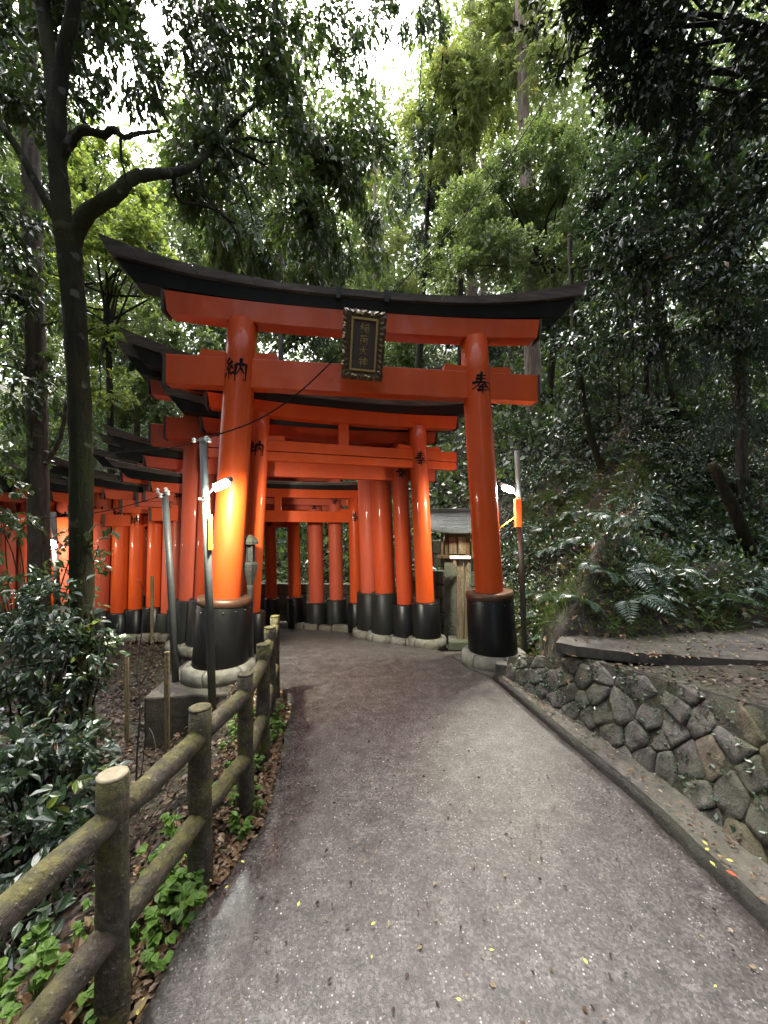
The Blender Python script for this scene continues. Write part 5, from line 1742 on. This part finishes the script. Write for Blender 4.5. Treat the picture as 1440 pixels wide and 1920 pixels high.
for i, (x, y) in enumerate(spots):
    k = i % 3
    p = Vector((x, y, gz(x, y)))
    if not used[k]:
        f = protos[k]; used[k] = True
    else:
        f = protos[k].copy(); COL.objects.link(f)
    s = random.uniform(.45, .95)
    f.location = p - Vector((0, 0, .02))
    f.rotation_euler = (random.uniform(.1, .35), random.uniform(-.45, -.1), random.uniform(0, 6.28))
    f.scale = (s, s, s)
    tag(f, 'dark green fern arching out of the steep right bank', 'fern', 'ferns on the right bank')

# left foreground shrubs
def shrub(label, bl, leafm, cov, L, aspect=.26, droop=.25, base=None, shape='hex', tb=0.0):
    c = Vector(bl[0][0])
    o = Vector(base) if base is not None else gp(c.x, c.y)
    t = tree('shrub', label, o, 'shrub', 'glossy shrubs left of the fence')
    mb = MB()
    rr = random.Random(int(c.x * 100))
    for ce, rd, _ in bl:
        for q in range(4):
            e = Vector(ce) - o + Vector((rr.uniform(-1, 1) * rd[0], rr.uniform(-1, 1) * rd[1], rr.uniform(-.5, 1) * rd[2])) * .7
            limb(mb, [Vector((rr.uniform(-.1, .1), rr.uniform(-.1, .1), -.1)), e * .5 + Vector((rr.uniform(-.1, .1), rr.uniform(-.1, .1), .05)), e], .012, .004, 5, 4, .008, .05, q)
    mb.build('stems', M['bark_black'], t)
    crown('foliage', t, shift(bl, o), M[leafm], cov, L, aspect, shape, droop=droop, sub=.4, per=7, twig=.16, tintbias=tb)
shrub('tall glossy shrub around the foot of the mossy trunk', [B(90, 1150, 3.0, 80, 60), B(40, 1230, 2.8, 90, 80), B(150, 1210, 3.0, 50, 80), B(110, 1320, 2.8, 80, 70), B(30, 1350, 2.6, 70, 80)], 'leaf_right', 1.4, .068, .27)
shrub('dense dark shrub low beyond the fence at the left edge', [B(60, 1480, 2.1, 110, 100), B(30, 1600, 1.9, 90, 90), B(120, 1560, 2.0, 50, 80), B(0, 1420, 2.2, 90, 80)], 'leaf_right', 1.7, .07, .26)
shrub('lower shrub with broad leaves in the bottom left corner', [B(20, 1730, 1.55, 60, 70), B(60, 1860, 1.35, 70, 50), B(-60, 1820, 1.4, 80, 80)], 'leaf_right', 1.3, .065, .28)
shrub('bush with mixed leaves hanging before the row of gates at the far left', [B(60, 1040, 4.0, 70, 70, None, .7), B(10, 950, 4.2, 50, 50, None, .8), B(130, 1080, 3.8, 40, 60, None, .7), B(160, 1040, 3.2, 22, 40, None, .5)], 'leaf_dark', .8, .085, .27)

# bare stems on the dirt left of the fence
o = W(250, 1400, 2.75); o.z = gz(o.x, o.y) - .05
t = tree('bare_sapling', 'thin leafless sapling with crooked stems in the dirt left of the fence', o, 'sapling')
mb = MB()
def q(px, py, Y): return W(px, py, Y) - o
limb(mb, [Vector((0, 0, 0)), q(262, 1330, 2.75), q(258, 1250, 2.8), q(268, 1150, 2.85), q(262, 1085, 2.9)], .007, .002, 6, 5, .006, .1, 3)
limb(mb, [q(262, 1330, 2.75), q(225, 1310, 2.7), q(200, 1280, 2.7)], .004, .0015, 5, 4, .004, .1, 4)
limb(mb, [q(260, 1290, 2.78), q(285, 1240, 2.8), q(290, 1190, 2.8)], .004, .0015, 5, 4, .004, .1, 5)
limb(mb, [Vector((.03, 0, 0)), q(275, 1370, 2.7), q(297, 1420, 2.5), q(310, 1480, 2.3)], .004, .002, 5, 5, .006, .1, 6)
mb.build('stem', M['bark_grey'], t)

# bright seedlings by the fence
def herb_mesh(name, seed, h=.16, nl=9, L=.06):
    r = np.random.default_rng(seed)
    an = r.uniform(0, 2 * np.pi, nl)
    hz = r.uniform(.35, 1.0, nl) * h
    rad_ = r.uniform(.01, .06, nl)
    P = np.stack([np.cos(an) * rad_, np.sin(an) * rad_, hz], -1)
    D = np.stack([np.cos(an), np.sin(an), r.uniform(-.2, .3, nl)], -1)
    N = np.array([0, 0, 1.0]) + r.normal(size=(nl, 3)) * .25
    # three leaflets a leaf
    P = np.repeat(P, 3, 0); D = np.repeat(D, 3, 0); N = np.repeat(N, 3, 0)
    a3 = np.tile(np.array([-.8, 0, .8]), nl)
    c, s = np.cos(a3), np.sin(a3)
    D = np.stack([D[:, 0] * c - D[:, 1] * s, D[:, 0] * s + D[:, 1] * c, D[:, 2]], -1)
    Ln = L * r.uniform(.7, 1.2, nl * 3)
    Wd = Ln * .4
    stem = P[::3] - np.array([0, 0, .0])
    P = np.concatenate([P, np.zeros((nl, 3))]); D = np.concatenate([D, stem]); N = np.concatenate([N, np.tile([.3, .9, .2], (nl, 1))])
    Ln = np.concatenate([Ln, np.linalg.norm(stem, axis=1) * 1.03]); Wd = np.concatenate([Wd, np.full(nl, .0022)])
    return leaves(name, P, D, N, Ln, Wd, r.uniform(0, .9, nl * 4), M['leaf_herb'], None, 'hex')
hp = [herb_mesh('seedling', s) for s in (11, 12, 13)]
used = [False] * 3
hs_ = [(-1.0, 1.42), (-1.04, 1.55), (-.98, 1.66), (-1.1, 1.62), (-1.05, 1.75), (-.95, 1.95), (-1.02, 2.05), (-.9, 2.4), (-.98, 2.5), (-.92, 2.62), (-1.12, 1.30), (-1.2, 1.22), (-1.25, 1.40), (-1.15, 1.12), (-.97, 2.95), (-1.02, 3.1), (-.84, 1.6), (-.86, 1.46), (-1.3, 1.3), (-1.06, 1.5), (-1.16, 1.5), (-.9, 1.12), (-1.0, 2.2)]
hr = random.Random(4)
while len(hs_) < 60:
    y = hr.uniform(1.15, 3.5)
    hs_.append((float(xl(y)) - hr.uniform(.04, .5), y))
for i, (x, y) in enumerate(hs_):
    k = i % 3
    if not used[k]:
        f = hp[k]; used[k] = True
    else:
        f = hp[k].copy(); COL.objects.link(f)
    s = random.uniform(.35, .85)
    f.location = (x, y, gz(x, y))
    f.rotation_euler = (0, 0, random.uniform(0, 6.28))
    f.scale = (s, s, s * random.uniform(.9, 1.5))
    tag(f, 'bright green three-leaved seedling growing under the log fence', 'seedling', 'seedlings under the log fence')
